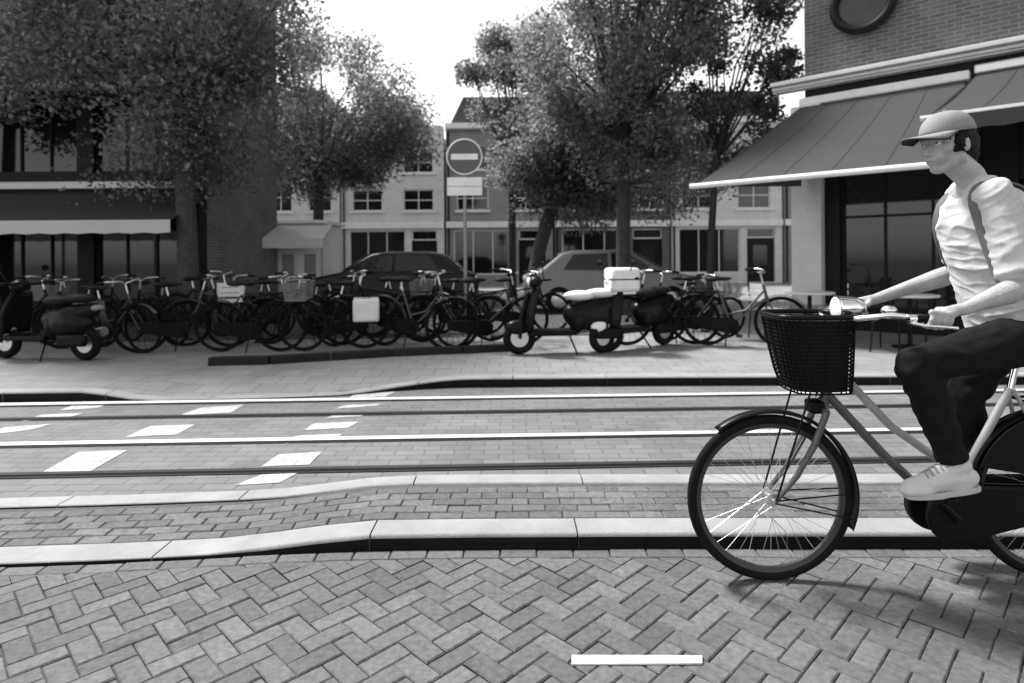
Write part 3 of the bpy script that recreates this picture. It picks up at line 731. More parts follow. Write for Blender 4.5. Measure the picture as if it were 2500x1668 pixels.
# shoes on the pedals
def shoe(ped, ank, tilt):
    M = Matrix.Rotation(tilt, 3, 'Y'); fwd = Vector((-1, 0, 0)); base = ped + Vector((-.022, 0, .024))
    def SP(x, y, z): return base + M @ Vector((-x, y, z))
    sh_ = MB(); sh_.limb([SP(.085, 0, .030), SP(.02, 0, .040), SP(-.07, 0, .050), SP(-.145, 0, .045)], [.034, .042, .044, .038])
    sh_.ell(SP(.06, 0, .020), (.075, .047, .030), M); sh_.ell(SP(-.09, 0, .025), (.085, .039, .035), M)
    sh_.limb([SP(-.02, 0, .06), SP(-.085, 0, .085), SP(-.12, 0, .095)], [.036, .040, .040])
    o = remeshed(sh_, 'shoe', m_shoe, person, .006, 3)
    mb = MB(); pl = []
    for k in range(28):
        a = 2 * pi * k / 28; x = -.035 + .150 * cos(a); yw = (.050 if cos(a) > 0 else .041) * math.copysign(abs(sin(a)) ** .7, sin(a)); pl.append((x, yw))
    n = 28; mb.add([SP(x, y, -.012) for x, y in pl] + [SP(x, y, .010) for x, y in pl], [list(range(n)), list(range(n, 2 * n))] + [(i, (i + 1) % n, n + (i + 1) % n, n + i) for i in range(n)])
    mb.build('sole', mat('sole_rubber', .4, .7, .1, 30), o, 50, .004)
    for k in range(5):
        x = .03 - k * .02; z = .080 + k * .009
        MB().tube([SP(x, -.028, z - .012), SP(x - .004, 0, z + .006), SP(x, .028, z - .012)], .0032, 6).build('lace', m_lace, o)
    return SP(-.085, 0, .09)
shoe(PEDL + Vector((0, 0, 0)), ankL, radians(-6)); shoe(PEDR, ankR, radians(14))
# ================================================================== buildings
m_darkbrick = brickmat('dark_brick', .11, .075, .16, .22, .068, .010, .9, True, .3)
m_white = mat('white_trim', .72, .6, .10, 3)
m_offwhite = mat('pale_render', .58, .85, .14, 2.5)
m_greyr = mat('grey_render', .24, .85, .2, 2.5)
m_dark = mat('dark_joinery', .012, .5, .2, 6)
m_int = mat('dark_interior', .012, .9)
m_pane = mat('window_pane', .008, .05, spec=.5)
m_roof = mat('roof_tiles', .06, .8, .3, 6, .5, 12)
m_canvas = mat('awning_canvas', .07, .9, .12, 2, transl=.35)
m_canvas2 = mat('dark_awning_canvas', .055, .9, .1, 2, transl=.3)
m_canvasw = mat('white_canvas', .72, .9, .06, 2, transl=.4)
m_pole = mat('galvanised', .22, .45, .1, 10, metal=.5)

def facade(parent, L, z0, z1, holes, th, m, name='wall'):
    """wall along local x with real openings (x0,x1,z0,z1)"""
    xs = sorted({0, L, *[h[0] for h in holes], *[h[1] for h in holes]}); zs = sorted({z0, z1, *[h[2] for h in holes], *[h[3] for h in holes]})
    mb = MB()
    solid = lambda x, z: not any(h[0] < x < h[1] and h[2] < z < h[3] for h in holes)
    G_ = [[solid((xs[i] + xs[i + 1]) / 2, (zs[j] + zs[j + 1]) / 2) for j in range(len(zs) - 1)] for i in range(len(xs) - 1)]
    gi, gj = len(xs) - 1, len(zs) - 1
    for i in range(gi):
        for j in range(gj):
            if not G_[i][j]: continue
            a, b, c, d = xs[i], xs[i + 1], zs[j], zs[j + 1]
            mb.add([(a, 0, c), (b, 0, c), (b, 0, d), (a, 0, d)], [(0, 1, 2, 3)]); mb.add([(a, th, c), (b, th, c), (b, th, d), (a, th, d)], [(3, 2, 1, 0)])
            if i == 0 or not G_[i - 1][j]: mb.add([(a, 0, c), (a, th, c), (a, th, d), (a, 0, d)], [(0, 1, 2, 3)])
            if i == gi - 1 or not G_[i + 1][j]: mb.add([(b, 0, c), (b, th, c), (b, th, d), (b, 0, d)], [(3, 2, 1, 0)])
            if j == 0 or not G_[i][j - 1]: mb.add([(a, 0, c), (b, 0, c), (b, th, c), (a, th, c)], [(0, 1, 2, 3)])
            if j == gj - 1 or not G_[i][j + 1]: mb.add([(a, 0, d), (b, 0, d), (b, th, d), (a, th, d)], [(3, 2, 1, 0)])
    return mb.build(name, m, parent, smooth=None, world=False)
def window(parent, x0, x1, z0, z1, nx=2, nz=2, fm=None, dep=.12, sill=True, fw=.06):
    fm = fm or m_white
    mb = MB(); g = .002
    for (a, b, c, d) in ((x0, x0 + fw, z0, z1), (x1 - fw, x1, z0, z1), (x0 + fw, x1 - fw, z0, z0 + fw), (x0 + fw, x1 - fw, z1 - fw, z1)):
        mb.box(((a + b) / 2, dep, (c + d) / 2), (b - a - g, .07, d - c - g))
    for k in range(1, nx): x = x0 + (x1 - x0) * k / nx; mb.box((x, dep + .003, (z0 + z1) / 2), (.04, .05, z1 - z0 - 2 * fw))
    for k in range(1, nz): z = z0 + (z1 - z0) * k / nz; mb.box(((x0 + x1) / 2, dep + .006, z), (x1 - x0 - 2 * fw, .045, .04))
    wd = mb.build('window', fm, parent, smooth=None, world=False)
    MB().box(((x0 + x1) / 2, dep + .02, (z0 + z1) / 2), (x1 - x0 - fw, .012, z1 - z0 - fw)).build('pane', m_pane, wd, smooth=None, world=False)
    if random.random() < .55:
        h = (z1 - z0) * random.uniform(.25, .9)
        MB().box(((x0 + x1) / 2, dep + .09, z1 - h / 2), (x1 - x0 - 2 * fw, .01, h)).build('blind', m_offwhite, wd, smooth=None, world=False)
    if sill: MB().box(((x0 + x1) / 2, -.02, z0 - .05), (x1 - x0 + .2, .16, .09)).build('sill', m_white, wd, smooth=None, world=False)
    return wd

# ---- corner cafe on the right, its front turned 42 degrees to the street
UA = math.atan2(-.669, .743)
q0x, q0y = 5.28, 11.03
cafe = empty('corner_building', (q0x, q0y, PZ), UA)
tag(cafe, 'dark brick corner building with white cornice and awnings, at the right edge', 'building')
Z = lambda z: z - PZ
LF = 6.0
holes = [(.55, 2.55, .35, 3.55), (2.95, 4.1, .05, 3.55), (4.5, 5.7, .35, 3.55)]
facade(cafe, LF, 0, 4.25, holes, .3, m_dark, 'shop_front')
up = [(.9, 2.0, 6.7, 8.6), (2.6, 3.7, 6.7, 8.6), (4.3, 5.4, 6.7, 8.6), (.9, 2.0, 9.6, 11.3), (2.6, 3.7, 9.6, 11.3), (4.3, 5.4, 9.6, 11.3)]
facade(cafe, LF, 4.25, 12.3, up, .3, m_darkbrick, 'wall')
for h in up: window(cafe, *h)
for k, h in enumerate(holes):
    if k == 1:
        dr = MB(); dr.box((3.525, .15, 1.2), (1.08, .06, 2.3)); o = dr.build('door', m_dark, cafe, smooth=None, world=False)
        MB().box((3.525, .115, 1.35), (.8, .01, 1.6)).build('pane', m_pane, o, smooth=None, world=False); MB().tube([(3.1, .09, 1.0), (3.1, .09, 1.4)], .015, 8).build('handle', m_chrome, o, world=False)
        window(cafe, h[0], h[1], 2.4, 3.55, 1, 1, m_dark, .14, False)
    else: window(cafe, *h, 3 if k == 0 else 2, 2, m_dark, .14, False)
# white corner pier
MB().box((.06, -.03, 1.98), (.5, .36, 3.92)).build('corner_pier', m_offwhite, cafe, smooth=None, bevel=.02, world=False)
MB().box((.06, -.035, .22), (.56, .40, .42)).build('pier_plinth', m_greyr, cafe, smooth=None, bevel=.015, world=False)
# other walls, plain, and roof
BK = 9.0
mb = MB(); mb.box((.15, BK / 2 + .3, 6.15), (.3, BK, 12.3)); mb.box((LF - .15, BK / 2 + .3, 6.15), (.3, BK, 12.3)); mb.box((LF / 2, BK + .15, 6.15), (LF - .62, .3, 12.3)); mb.build('side_wall', m_darkbrick, cafe, smooth=None, world=False)
MB().box((LF / 2, BK / 2, 12.4), (LF + .5, BK + .9, .2)).build('roof', m_roof, cafe, smooth=None, world=False)
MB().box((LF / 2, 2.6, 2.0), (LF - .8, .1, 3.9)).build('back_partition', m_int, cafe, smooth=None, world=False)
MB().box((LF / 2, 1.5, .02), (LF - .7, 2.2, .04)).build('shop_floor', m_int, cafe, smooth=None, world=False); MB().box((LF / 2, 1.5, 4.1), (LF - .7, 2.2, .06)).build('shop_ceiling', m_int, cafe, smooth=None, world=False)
# cornice
mb = MB()
for z, h, d in ((4.42, .07, .34), (4.35, .05, .24), (4.31, .03, .18)): mb.box((LF / 2 - .15, -d / 2 + .02, Z(z) + .05), (LF + .7, d, h))
mb.build('cornice', m_white, cafe, smooth=None, bevel=.008, world=False)
# dark round wall emblem cut by the top edge of the picture
ez = Z(5.62); ec = .95
em = MB(); em.torus((ec, -.10, ez), .44, .075, 40, 10); o = em.build('round_emblem', m_dark, cafe, 60, world=False)
MB().tube([(ec, -.04, ez), (ec, -.085, ez)], .40, 36).build('emblem_disc', mat('emblem_grey', .05, .6, .3, 4), o, 40, world=False)
MB().tube([(ec, .02, ez), (ec, -.06, ez)], .05, 12).build('emblem_bracket', m_dark, o, world=False)
# awnings
def awning(name, sa, sb, sl, zt, zb, out_, m, cass):
    a = empty(name, (0, 0, 0)); a.parent = cafe
    n = 10; k = 6; vs = []
    for i in range(n + 1):
        for j in range(k + 1):
            t = j / k; xa = sa + (sl - sa) * t; x = xa + (sb - xa) * i / n; sag = -.05 * sin(pi * t)
            vs.append((x, -.16 - (out_ - .16) * t, zt + (zb - zt) * t + sag))
    mb = MB(); mb.add(vs, [(i * (k + 1) + j, i * (k + 1) + j + 1, (i + 1) * (k + 1) + j + 1, (i + 1) * (k + 1) + j) for i in range(n) for j in range(k)])
    cv_ = mb.build('canvas', m, a, 60, world=False)
    for q in range(1, int((sb - sa) / .55) + 1):
        f = q / (int((sb - sa) / .55) + 1)
        pts = [((sa + (sl - sa) * t) + (sb - (sa + (sl - sa) * t)) * f, -.16 - (out_ - .16) * t, zt + (zb - zt) * t - .05 * sin(pi * t) + .004) for t in [j / k for j in range(k + 1)]]
        MB().tube(pts, .004, 5).build('seam', m, cv_, 60, world=False)
    # side wing of the canvas
    mb = MB(); mb.add([(sa, -.16, zt - .01), (sl, -out_, zb - .01), (sa + .02, -.30, zb + .1)], [(0, 1, 2)]); mb.build('canvas_wing', m, a, None, world=False)
    MB().tube([(sl - .05, -out_, zb), (sb + .02, -out_, zb)], .042, 12).build('front_bar', m_white if cass else m_alu, a, 50, world=False)
    n = 24; vs = []
    for i in range(n + 1):
        x = sl + (sb - sl) * i / n; vs += [(x, -out_ - .043, zb - .01), (x, -out_ - .044, zb - .19 - .018 * abs(sin(i * pi / 2)))]
    if not cass:
        mb = MB(); mb.add(vs, [(2 * i, 2 * i + 1, 2 * i + 3, 2 * i + 2) for i in range(n)]); mb.build('valance', m, a, None, world=False)
    for x in (sa + .35, sb - .25):
        MB().tube([(x, -.05, zt - .35), (x - .15, -out_ * .5, (zt + zb) / 2 - .30), (x, -out_ + .02, zb - .02)], .022, 8).build('folding_arm', m_alu, a, 50, world=False)
    mb = MB(); mb.box(((sa + sb) / 2, -.10, zt + .06), (sb - sa + .1, .2, .15)); mb.build('cassette', m_white if cass else m_alu, a, smooth=None, bevel=.03, world=False)
    return a
awning('awning', .0, 2.35, -.95, Z(4.04), Z(2.50), 2.5, m_canvas, True)
awning('awning', 2.5, 5.9, 2.15, Z(4.10), Z(3.10), 2.45, m_canvas2, False)

# ---- long building on the left behind the terrace awning
Lb = 14.0; lx0 = -20.6; ly = 13.0
left = empty('left_building', (lx0, ly, PZ)); tag(left, 'dark shop building with a long pale-edged awning behind the large left tree', 'building')
hs = []
for k in range(6): hs.append((.5 + k * 2.25, 2.4 + k * 2.25, .4, 2.55))
for k in range(6): hs.append((.5 + k * 2.25, 2.4 + k * 2.25, 3.15, 4.6))
for r in range(1):
    for k in range(6): hs.append((.8 + k * 2.25, 2.0 + k * 2.25, 5.6 + r * 2.9, 7.5 + r * 2.9))
facade(left, Lb, 0, 4.9, [h for h in hs if h[3] < 4.9], .3, m_dark, 'shop_front')
facade(left, Lb, 4.9, 8.6, [h for h in hs if h[2] > 4.9], .3, m_greyr, 'wall')
for h in hs: window(left, *h, 2 if h[2] > 5 else 3, 2 if h[2] > 5 else 1, m_white if h[2] > 5 else m_dark, .14, h[2] > 5)
MB().box((Lb / 2, -.09, 2.88), (Lb, .18, .14)).build('fascia', m_offwhite, left, smooth=None, world=False)
mb = MB(); mb.box((.15, 2.3, 4.3), (.3, 3.98, 8.6)); mb.box((Lb - .15, 2.3, 4.3), (.3, 3.98, 8.6)); mb.box((Lb / 2, 4.15, 4.3), (Lb - .62, .3, 8.6)); mb.build('side_wall', m_darkbrick, left, smooth=None, world=False)
MB().box((Lb / 2, 2.1, 8.72), (Lb + .5, 4.9, .22)).build('roof', m_roof, left, smooth=None, world=False)
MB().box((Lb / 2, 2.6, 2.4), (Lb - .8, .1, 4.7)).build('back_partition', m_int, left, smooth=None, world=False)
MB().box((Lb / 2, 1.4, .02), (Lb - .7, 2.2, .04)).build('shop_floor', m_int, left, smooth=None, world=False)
for z, x1 in ((4.97, Lb), (8.45, Lb)): MB().box((x1 / 2, -.1, z), (x1 + .1, .24, .13)).build('ledge', m_white, left, smooth=None, world=False)
ta = empty('awning', (0, 0, 0)); ta.parent = left
mb = MB(); xa, xb = .2, XA(395, 11.2) - lx0
mb.add([(xa, -.02, 2.75), (xb, -.02, 2.75), (xb, -1.85, 2.02), (xa, -1.85, 2.02)], [(0, 1, 2, 3)]); mb.build('canvas', m_canvas2, ta, None, world=False)
n = 60; vs = []
for i in range(n + 1): x = xa + (xb - xa) * i / n; vs += [(x, -1.855, 2.03), (x, -1.86, 1.80 - .02 * abs(sin(i * pi / 2)))]
mb = MB(); mb.add(vs, [(2 * i, 2 * i + 1, 2 * i + 3, 2 * i + 2) for i in range(n)]); mb.build('valance', m_canvasw, ta, None, world=False)
for k in range(4): x = xa + .3 + (xb - xa - .6) * k / 3; MB().tube([(x, -1.8, 0), (x, -1.8, 2.02)], .03, 8).build('post', m_dark, ta, world=False)

# ---- row of houses closing the view
def house(x0, wd, Y, h, ns, nc, wm, top, label, shop=True, depth=9):
    hse = empty('row_house', (x0, Y, PZ)); tag(hse, label, 'house', 'row of houses across the square')
    sh = 3.2; fh = (h - sh - .4) / ns; hl = []
    cw = wd / nc
    if shop: hl += [(.35, wd * .62, .5, 2.7), (wd * .68, wd - .35, .05, 2.7)]
    for r in range(ns):
        for c in range(nc): hl.append((cw * c + cw * .2, cw * c + cw * .8, sh + r * fh + .45, sh + (r + 1) * fh - .35))
    facade(hse, wd, 0, h, hl, .3, wm)
    for k, q in enumerate(hl):
        if shop and k == 1:
            dr = MB(); dr.box(((q[0] + q[1]) / 2, .16, 1.1), (q[1] - q[0] - .06, .06, 2.1)); o = dr.build('door', m_dark, hse, smooth=None, world=False)
            MB().box(((q[0] + q[1]) / 2, .125, 1.35), ((q[1] - q[0]) * .5, .01, 1.0)).build('pane', m_pane, o, smooth=None, world=False); window(hse, q[0], q[1], 2.2, 2.7, 1, 1, m_white, .14, False)
        else: window(hse, *q, 2 if k else 3, 2 if k else 1, m_white, .12, k > 1)
    if shop: MB().box((wd / 2, -.07, 2.95), (wd - .02, .16, .3)).build('shop_fascia', m_white, hse, smooth=None, world=False)
    mb = MB(); mb.box((.15, depth / 2 + .3, h / 2), (.28, depth - .02, h)); mb.box((wd - .15, depth / 2 + .3, h / 2), (.28, depth - .02, h)); mb.box((wd / 2, depth + .1, h / 2), (wd - .6, .3, h)); mb.build('side_wall', wm, hse, smooth=None, world=False)
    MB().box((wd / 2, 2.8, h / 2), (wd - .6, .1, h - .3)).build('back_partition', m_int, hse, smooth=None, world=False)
    MB().tube([(.12, -.06, .05), (.12, -.06, h - .1)], .045, 8).build('drainpipe', m_dark, hse, world=False)
    if top == 'flat':
        MB().box((wd / 2, -.14, h + .12), (wd - .01, .5, .26)).build('cornice', m_white, hse, smooth=None, world=False)
        o = MB().prism([(0, h), (wd, h), (wd * .84, h + 1.7), (wd * .16, h + 1.7)], .45, depth).build('roof', m_roof, hse, smooth=None, world=False)
    elif top == 'gable':
        MB().prism([(-.0, h), (wd, h), (wd / 2, h + 2.6)], .01, .3).build('gable', wm, hse, smooth=None, world=False)
        o = MB().prism([(-.15, h - .1), (wd + .15, h - .1), (wd / 2, h + 2.7)], .302, depth).build('roof', m_roof, hse, smooth=None, world=False)
    else:
        MB().prism([(0, h), (wd, h), (wd, h + .5), (wd * .8, h + .5), (wd * .8, h + 1.1), (wd * .64, h + 1.1), (wd * .64, h + 2.0), (wd * .36, h + 2.0), (wd * .36, h + 1.1), (wd * .2, h + 1.1), (wd * .2, h + .5), (0, h + .5)], .01, .3).build('step_gable', wm, hse, smooth=None, world=False)
        o = MB().prism([(.1, h), (wd - .1, h), (wd / 2, h + 1.7)], .302, depth).build('roof', m_roof, hse, smooth=None, world=False)
    MB().box((wd * .3, depth * .6, h + 2.0), (.5, .6, 1.8)).build('chimney', m_darkbrick, o, smooth=None, world=False)
    return hse
HR = [(-25.8, 6.0, 9.2, 2, 3, m_darkbrick, 'flat', 'dark brick row house furthest left, seen between the left trees'),
      (-19.7, 5.4, 8.4, 2, 2, m_greyr, 'gable', 'grey gabled row house behind the left tree trunk'),
      (-14.2, 5.8, 8.0, 2, 3, m_offwhite, 'flat', 'pale row house left of the sky gap, above the white kiosk'),
      (-8.3, 5.0, 7.3, 2, 2, m_offwhite, 'step', 'pale stepped-gable house just left of the sky gap'),
      (-3.2, 5.2, 7.6, 2, 2, m_greyr, 'flat', 'grey flat-topped house directly under the sky gap'),
      (2.1, 5.6, 7.4, 2, 3, m_darkbrick, 'gable', 'dark brick gabled house behind the slim tree'),
      (7.8, 5.4, 7.8, 2, 2, m_offwhite, 'flat', 'pale flat-topped house behind the bushy tree, left of the corner building'),
      (13.3, 6.0, 7.6, 2, 3, m_greyr, 'step', 'grey stepped-gable house furthest right, beside the corner building')]
for a in HR: house(a[0], a[1], 30, *a[2:])

# ---- white kiosk with a slanting canvas
kx0, kx1, ky = XA(575, 17.5), XA(745, 17.5), 17.5
kio = empty('kiosk', (kx0, ky, PZ)); tag(kio, 'small white kiosk with a sloping white canopy, between the left trees', 'kiosk')
kw = kx1 - kx0
facade(kio, kw, 0, 2.3, [(.25, kw - .25, .75, 1.45)], .06, m_offwhite)
mb = MB(); mb.box((.03, .9, 1.15), (.058, 1.66, 2.3)); mb.box((kw - .03, .9, 1.15), (.058, 1.66, 2.3)); mb.box((kw / 2, 1.75, 1.15), (kw - .14, .06, 2.3)); mb.build('side_wall', m_offwhite, kio, smooth=None, world=False)
MB().box((kw / 2, .87, 2.36), (kw + .2, 2.0, .1)).build('roof', m_white, kio, smooth=None, bevel=.02, world=False)
for k in range(5): x = .25 + (kw - .5) * (k + .5) / 5; MB().box((x, .035, 1.1), ((kw - .5) / 5 - .02, .03, .69)).build('shutter', m_offwhite if k % 2 else m_greyr, kio, smooth=None, world=False)
MB().box((kw / 2, -.12, .72), (kw - .3, .3, .05)).build('counter', m_white, kio, smooth=None, world=False)
mb = MB(); mb.add([(-.25, -.03, 2.30), (kw + .25, -.03, 2.30), (kw + .35, -1.25, 1.86), (-.35, -1.25, 1.86)], [(0, 1, 2, 3)]); mb.build('canopy', m_canvasw, kio, None, world=False)
mb = MB(); mb.add([(-.35, -1.252, 1.86), (kw + .35, -1.252, 1.86), (kw + .35, -1.255, 1.60), (-.35, -1.255, 1.60)], [(0, 1, 2, 3)]); mb.build('canopy_valance', m_canvasw, kio, None, world=False)
for x in (-.3, kw + .3): MB().tube([(x, -1.22, 0), (x, -1.22, 1.86)], .025, 8).build('canopy_post', m_pole, kio, world=False)

# ---- traffic sign
sx, sy = XA(1068, 10.6), 10.6
sg = empty('traffic_sign', (sx, sy, PZ)); tag(sg, 'round no-entry traffic sign with white plates below on a thin pole', 'traffic sign')
MB().tube([(0, 0, 0), (0, 0, 3.3)], .03, 12).build('pole', m_pole, sg, world=False)
cz = 3.03
d = MB().tube([(0, -.035, cz), (0, -.05, cz)], .31, 40).build('sign_disc', mat('sign_dark', .07, .4), sg, 40, world=False)
MB().torus((0, -.05, cz), .30, .012, 40, 8).build('sign_border', m_white, d, 60, world=False); MB().box((0, -.053, cz), (.46, .008, .10)).build('sign_bar', m_white, d, smooth=None, world=False)
for z, h in ((2.60, .15), (2.44, .15)): MB().box((0, -.042, z), (.60, .012, h)).build('sub_plate', m_white, sg, smooth=None, bevel=.003, world=False)

# ================================================================== trees
m_bark = mat('bark', .045, .95, .45, 9, .8, 14)
def leafmat(name, lo, hi):
    m = randmat(name, lo, hi, .45, .2, 3, 0); n = m.node_tree; b = n.nodes['Principled BSDF']; o = n.nodes['Material Output']
    t = n.nodes.new('ShaderNodeBsdfTranslucent'); mx = n.nodes.new('ShaderNodeMixShader'); mx.inputs[0].default_value = .45
    src = b.inputs['Base Color'].links[0].from_socket; mm = n.nodes.new('ShaderNodeMath'); mm.operation = 'MULTIPLY'; mm.inputs[1].default_value = 1.9
    n.links.new(src, mm.inputs[0]); n.links.new(mm.outputs[0], t.inputs[0])
    n.links.new(b.outputs[0], mx.inputs[1]); n.links.new(t.outputs[0], mx.inputs[2]); n.links.new(mx.outputs[0], o.inputs[0]); return m
m_leaf = leafmat('leaves', .07, .21); m_leaf2 = leafmat('dark_leaves', .03, .12)
def tree(label, x, y, c, r, trunk_r, nclus, nleaf, lsize, lm, loose=.0, seed=1):
    rnd = random.Random(seed); t = empty('tree', (x, y, PZ)); tag(t, label, 'tree', 'trees on the square')
    c = Vector(c) - Vector((x, y, PZ)); mb = MB()
    fork = Vector((c.x * .25, c.y * .25, max(1.8, c.z - r[2] * .75)))
    mb.tube([(0, 0, -.05), (0, 0, .25), (fork.x * .3, fork.y * .3, fork.z * .5), tuple(fork)], [trunk_r * 1.35, trunk_r, trunk_r * .88, trunk_r * .75], 12)
    cl = []
    for k in range(nclus):
        while 1:
            v = Vector((rnd.uniform(-1, 1), rnd.uniform(-1, 1), rnd.uniform(-1, 1)))
            if .25 < v.length < 1: break
        v = v.normalized() * (v.length ** .55); p = c + Vector((v.x * r[0], v.y * r[1], v.z * r[2])); cl.append(p)
    for p in cl[:int(nclus * .75)]:
        m1 = fork + (p - fork) * .5 + Vector((rnd.uniform(-.2, .2), rnd.uniform(-.2, .2), rnd.uniform(.0, .35)))
        mb.tube([fork - Vector((0, 0, .1)), m1, p], [trunk_r * .38, trunk_r * .2, trunk_r * .05], 6)
    mb.build('trunk', m_bark, t, 60, world=False)
    vs, fs, tone = [], [], []; per = nleaf // nclus; cr = (r[0] * r[1] * r[2]) ** (1 / 3) * (.30 - .10 * loose)
    for p in cl:
        k = cr * rnd.uniform(.7, 1.35)
        for _ in range(per):
            gs = [max(-1.5, min(1.5, rnd.gauss(0, 1))) * (.6 + .4 * rnd.random()) for _i in range(3)]; q = p + Vector((gs[0] * k * .72, gs[1] * k * .72, gs[2] * k * .48))
            a, b = rnd.uniform(0, 2 * pi), rnd.gauss(0, .75); u = Vector((cos(a) * cos(b), sin(a) * cos(b), sin(b) - .3)).normalized()
            w_ = u.cross(Vector((rnd.gauss(0, .5), rnd.gauss(0, .5), 1))).normalized(); L_ = lsize * rnd.uniform(.6, 1.3); o = len(vs); nn = u.cross(w_) * L_ * .10
            vs += [q, q + u * L_ * .45 + w_ * L_ * .33 + nn, q + u * L_, q + u * L_ * .45 - w_ * L_ * .33 + nn]; fs += [(o, o + 1, o + 2), (o, o + 2, o + 3)]; tv = rnd.random(); tone += [tv] * 4
    me = bpy.data.meshes.new('crown'); me.from_pydata([tuple(v) for v in vs], [], fs); me.materials.append(lm)
    at = me.attributes.new('tone', 'FLOAT', 'POINT'); at.data.foreach_set('value', tone)
    o = bpy.data.objects.new('crown', me); COL.objects.link(o); o.parent = t
    return t
tree('largest tree on the left, its dense crown filling the upper left', -6.1, 11.6, (-6.6, 11.7, 6.4), (2.9, 2.3, 3.3), .20, 70, 50000, .10, m_leaf, 0, 3)
tree('rounded tree behind the large left tree, left of the sky gap', -6.3, 20, (-6.2, 20, 6.1), (3.4, 2.6, 2.4), .20, 64, 50000, .115, m_leaf, 0, 4)
tree('slim pointed tree right of the sky gap', .0, 20, (.1, 20, 6.6), (1.5, 1.5, 3.1), .15, 36, 26000, .11, m_leaf, .1, 5)
tree('tall open tree right of the slim one, reaching the top edge', 2.5, 13.8, (2.6, 13.8, 6.5), (2.3, 2.0, 3.2), .18, 66, 46000, .105, m_leaf, .25, 6)
tree('low bushy tree with the dark trunk near the middle', .55, 17, (3.0, 17.5, 4.4), (3.5, 2.3, 1.9), .22, 60, 44000, .11, m_leaf, 0, 8)
tree('sparse young tree close beside the corner building', 4.3, 13.4, (4.9, 13.2, 5.6), (1.3, 1.2, 2.7), .09, 34, 8500, .11, m_leaf2, .8, 9)
tree('leafy tree at the far left edge in front of the shop', -11.8, 12.0, (-11.2, 12.1, 6.3), (2.3, 1.6, 2.3), .16, 34, 18000, .105, m_leaf, .5, 11)

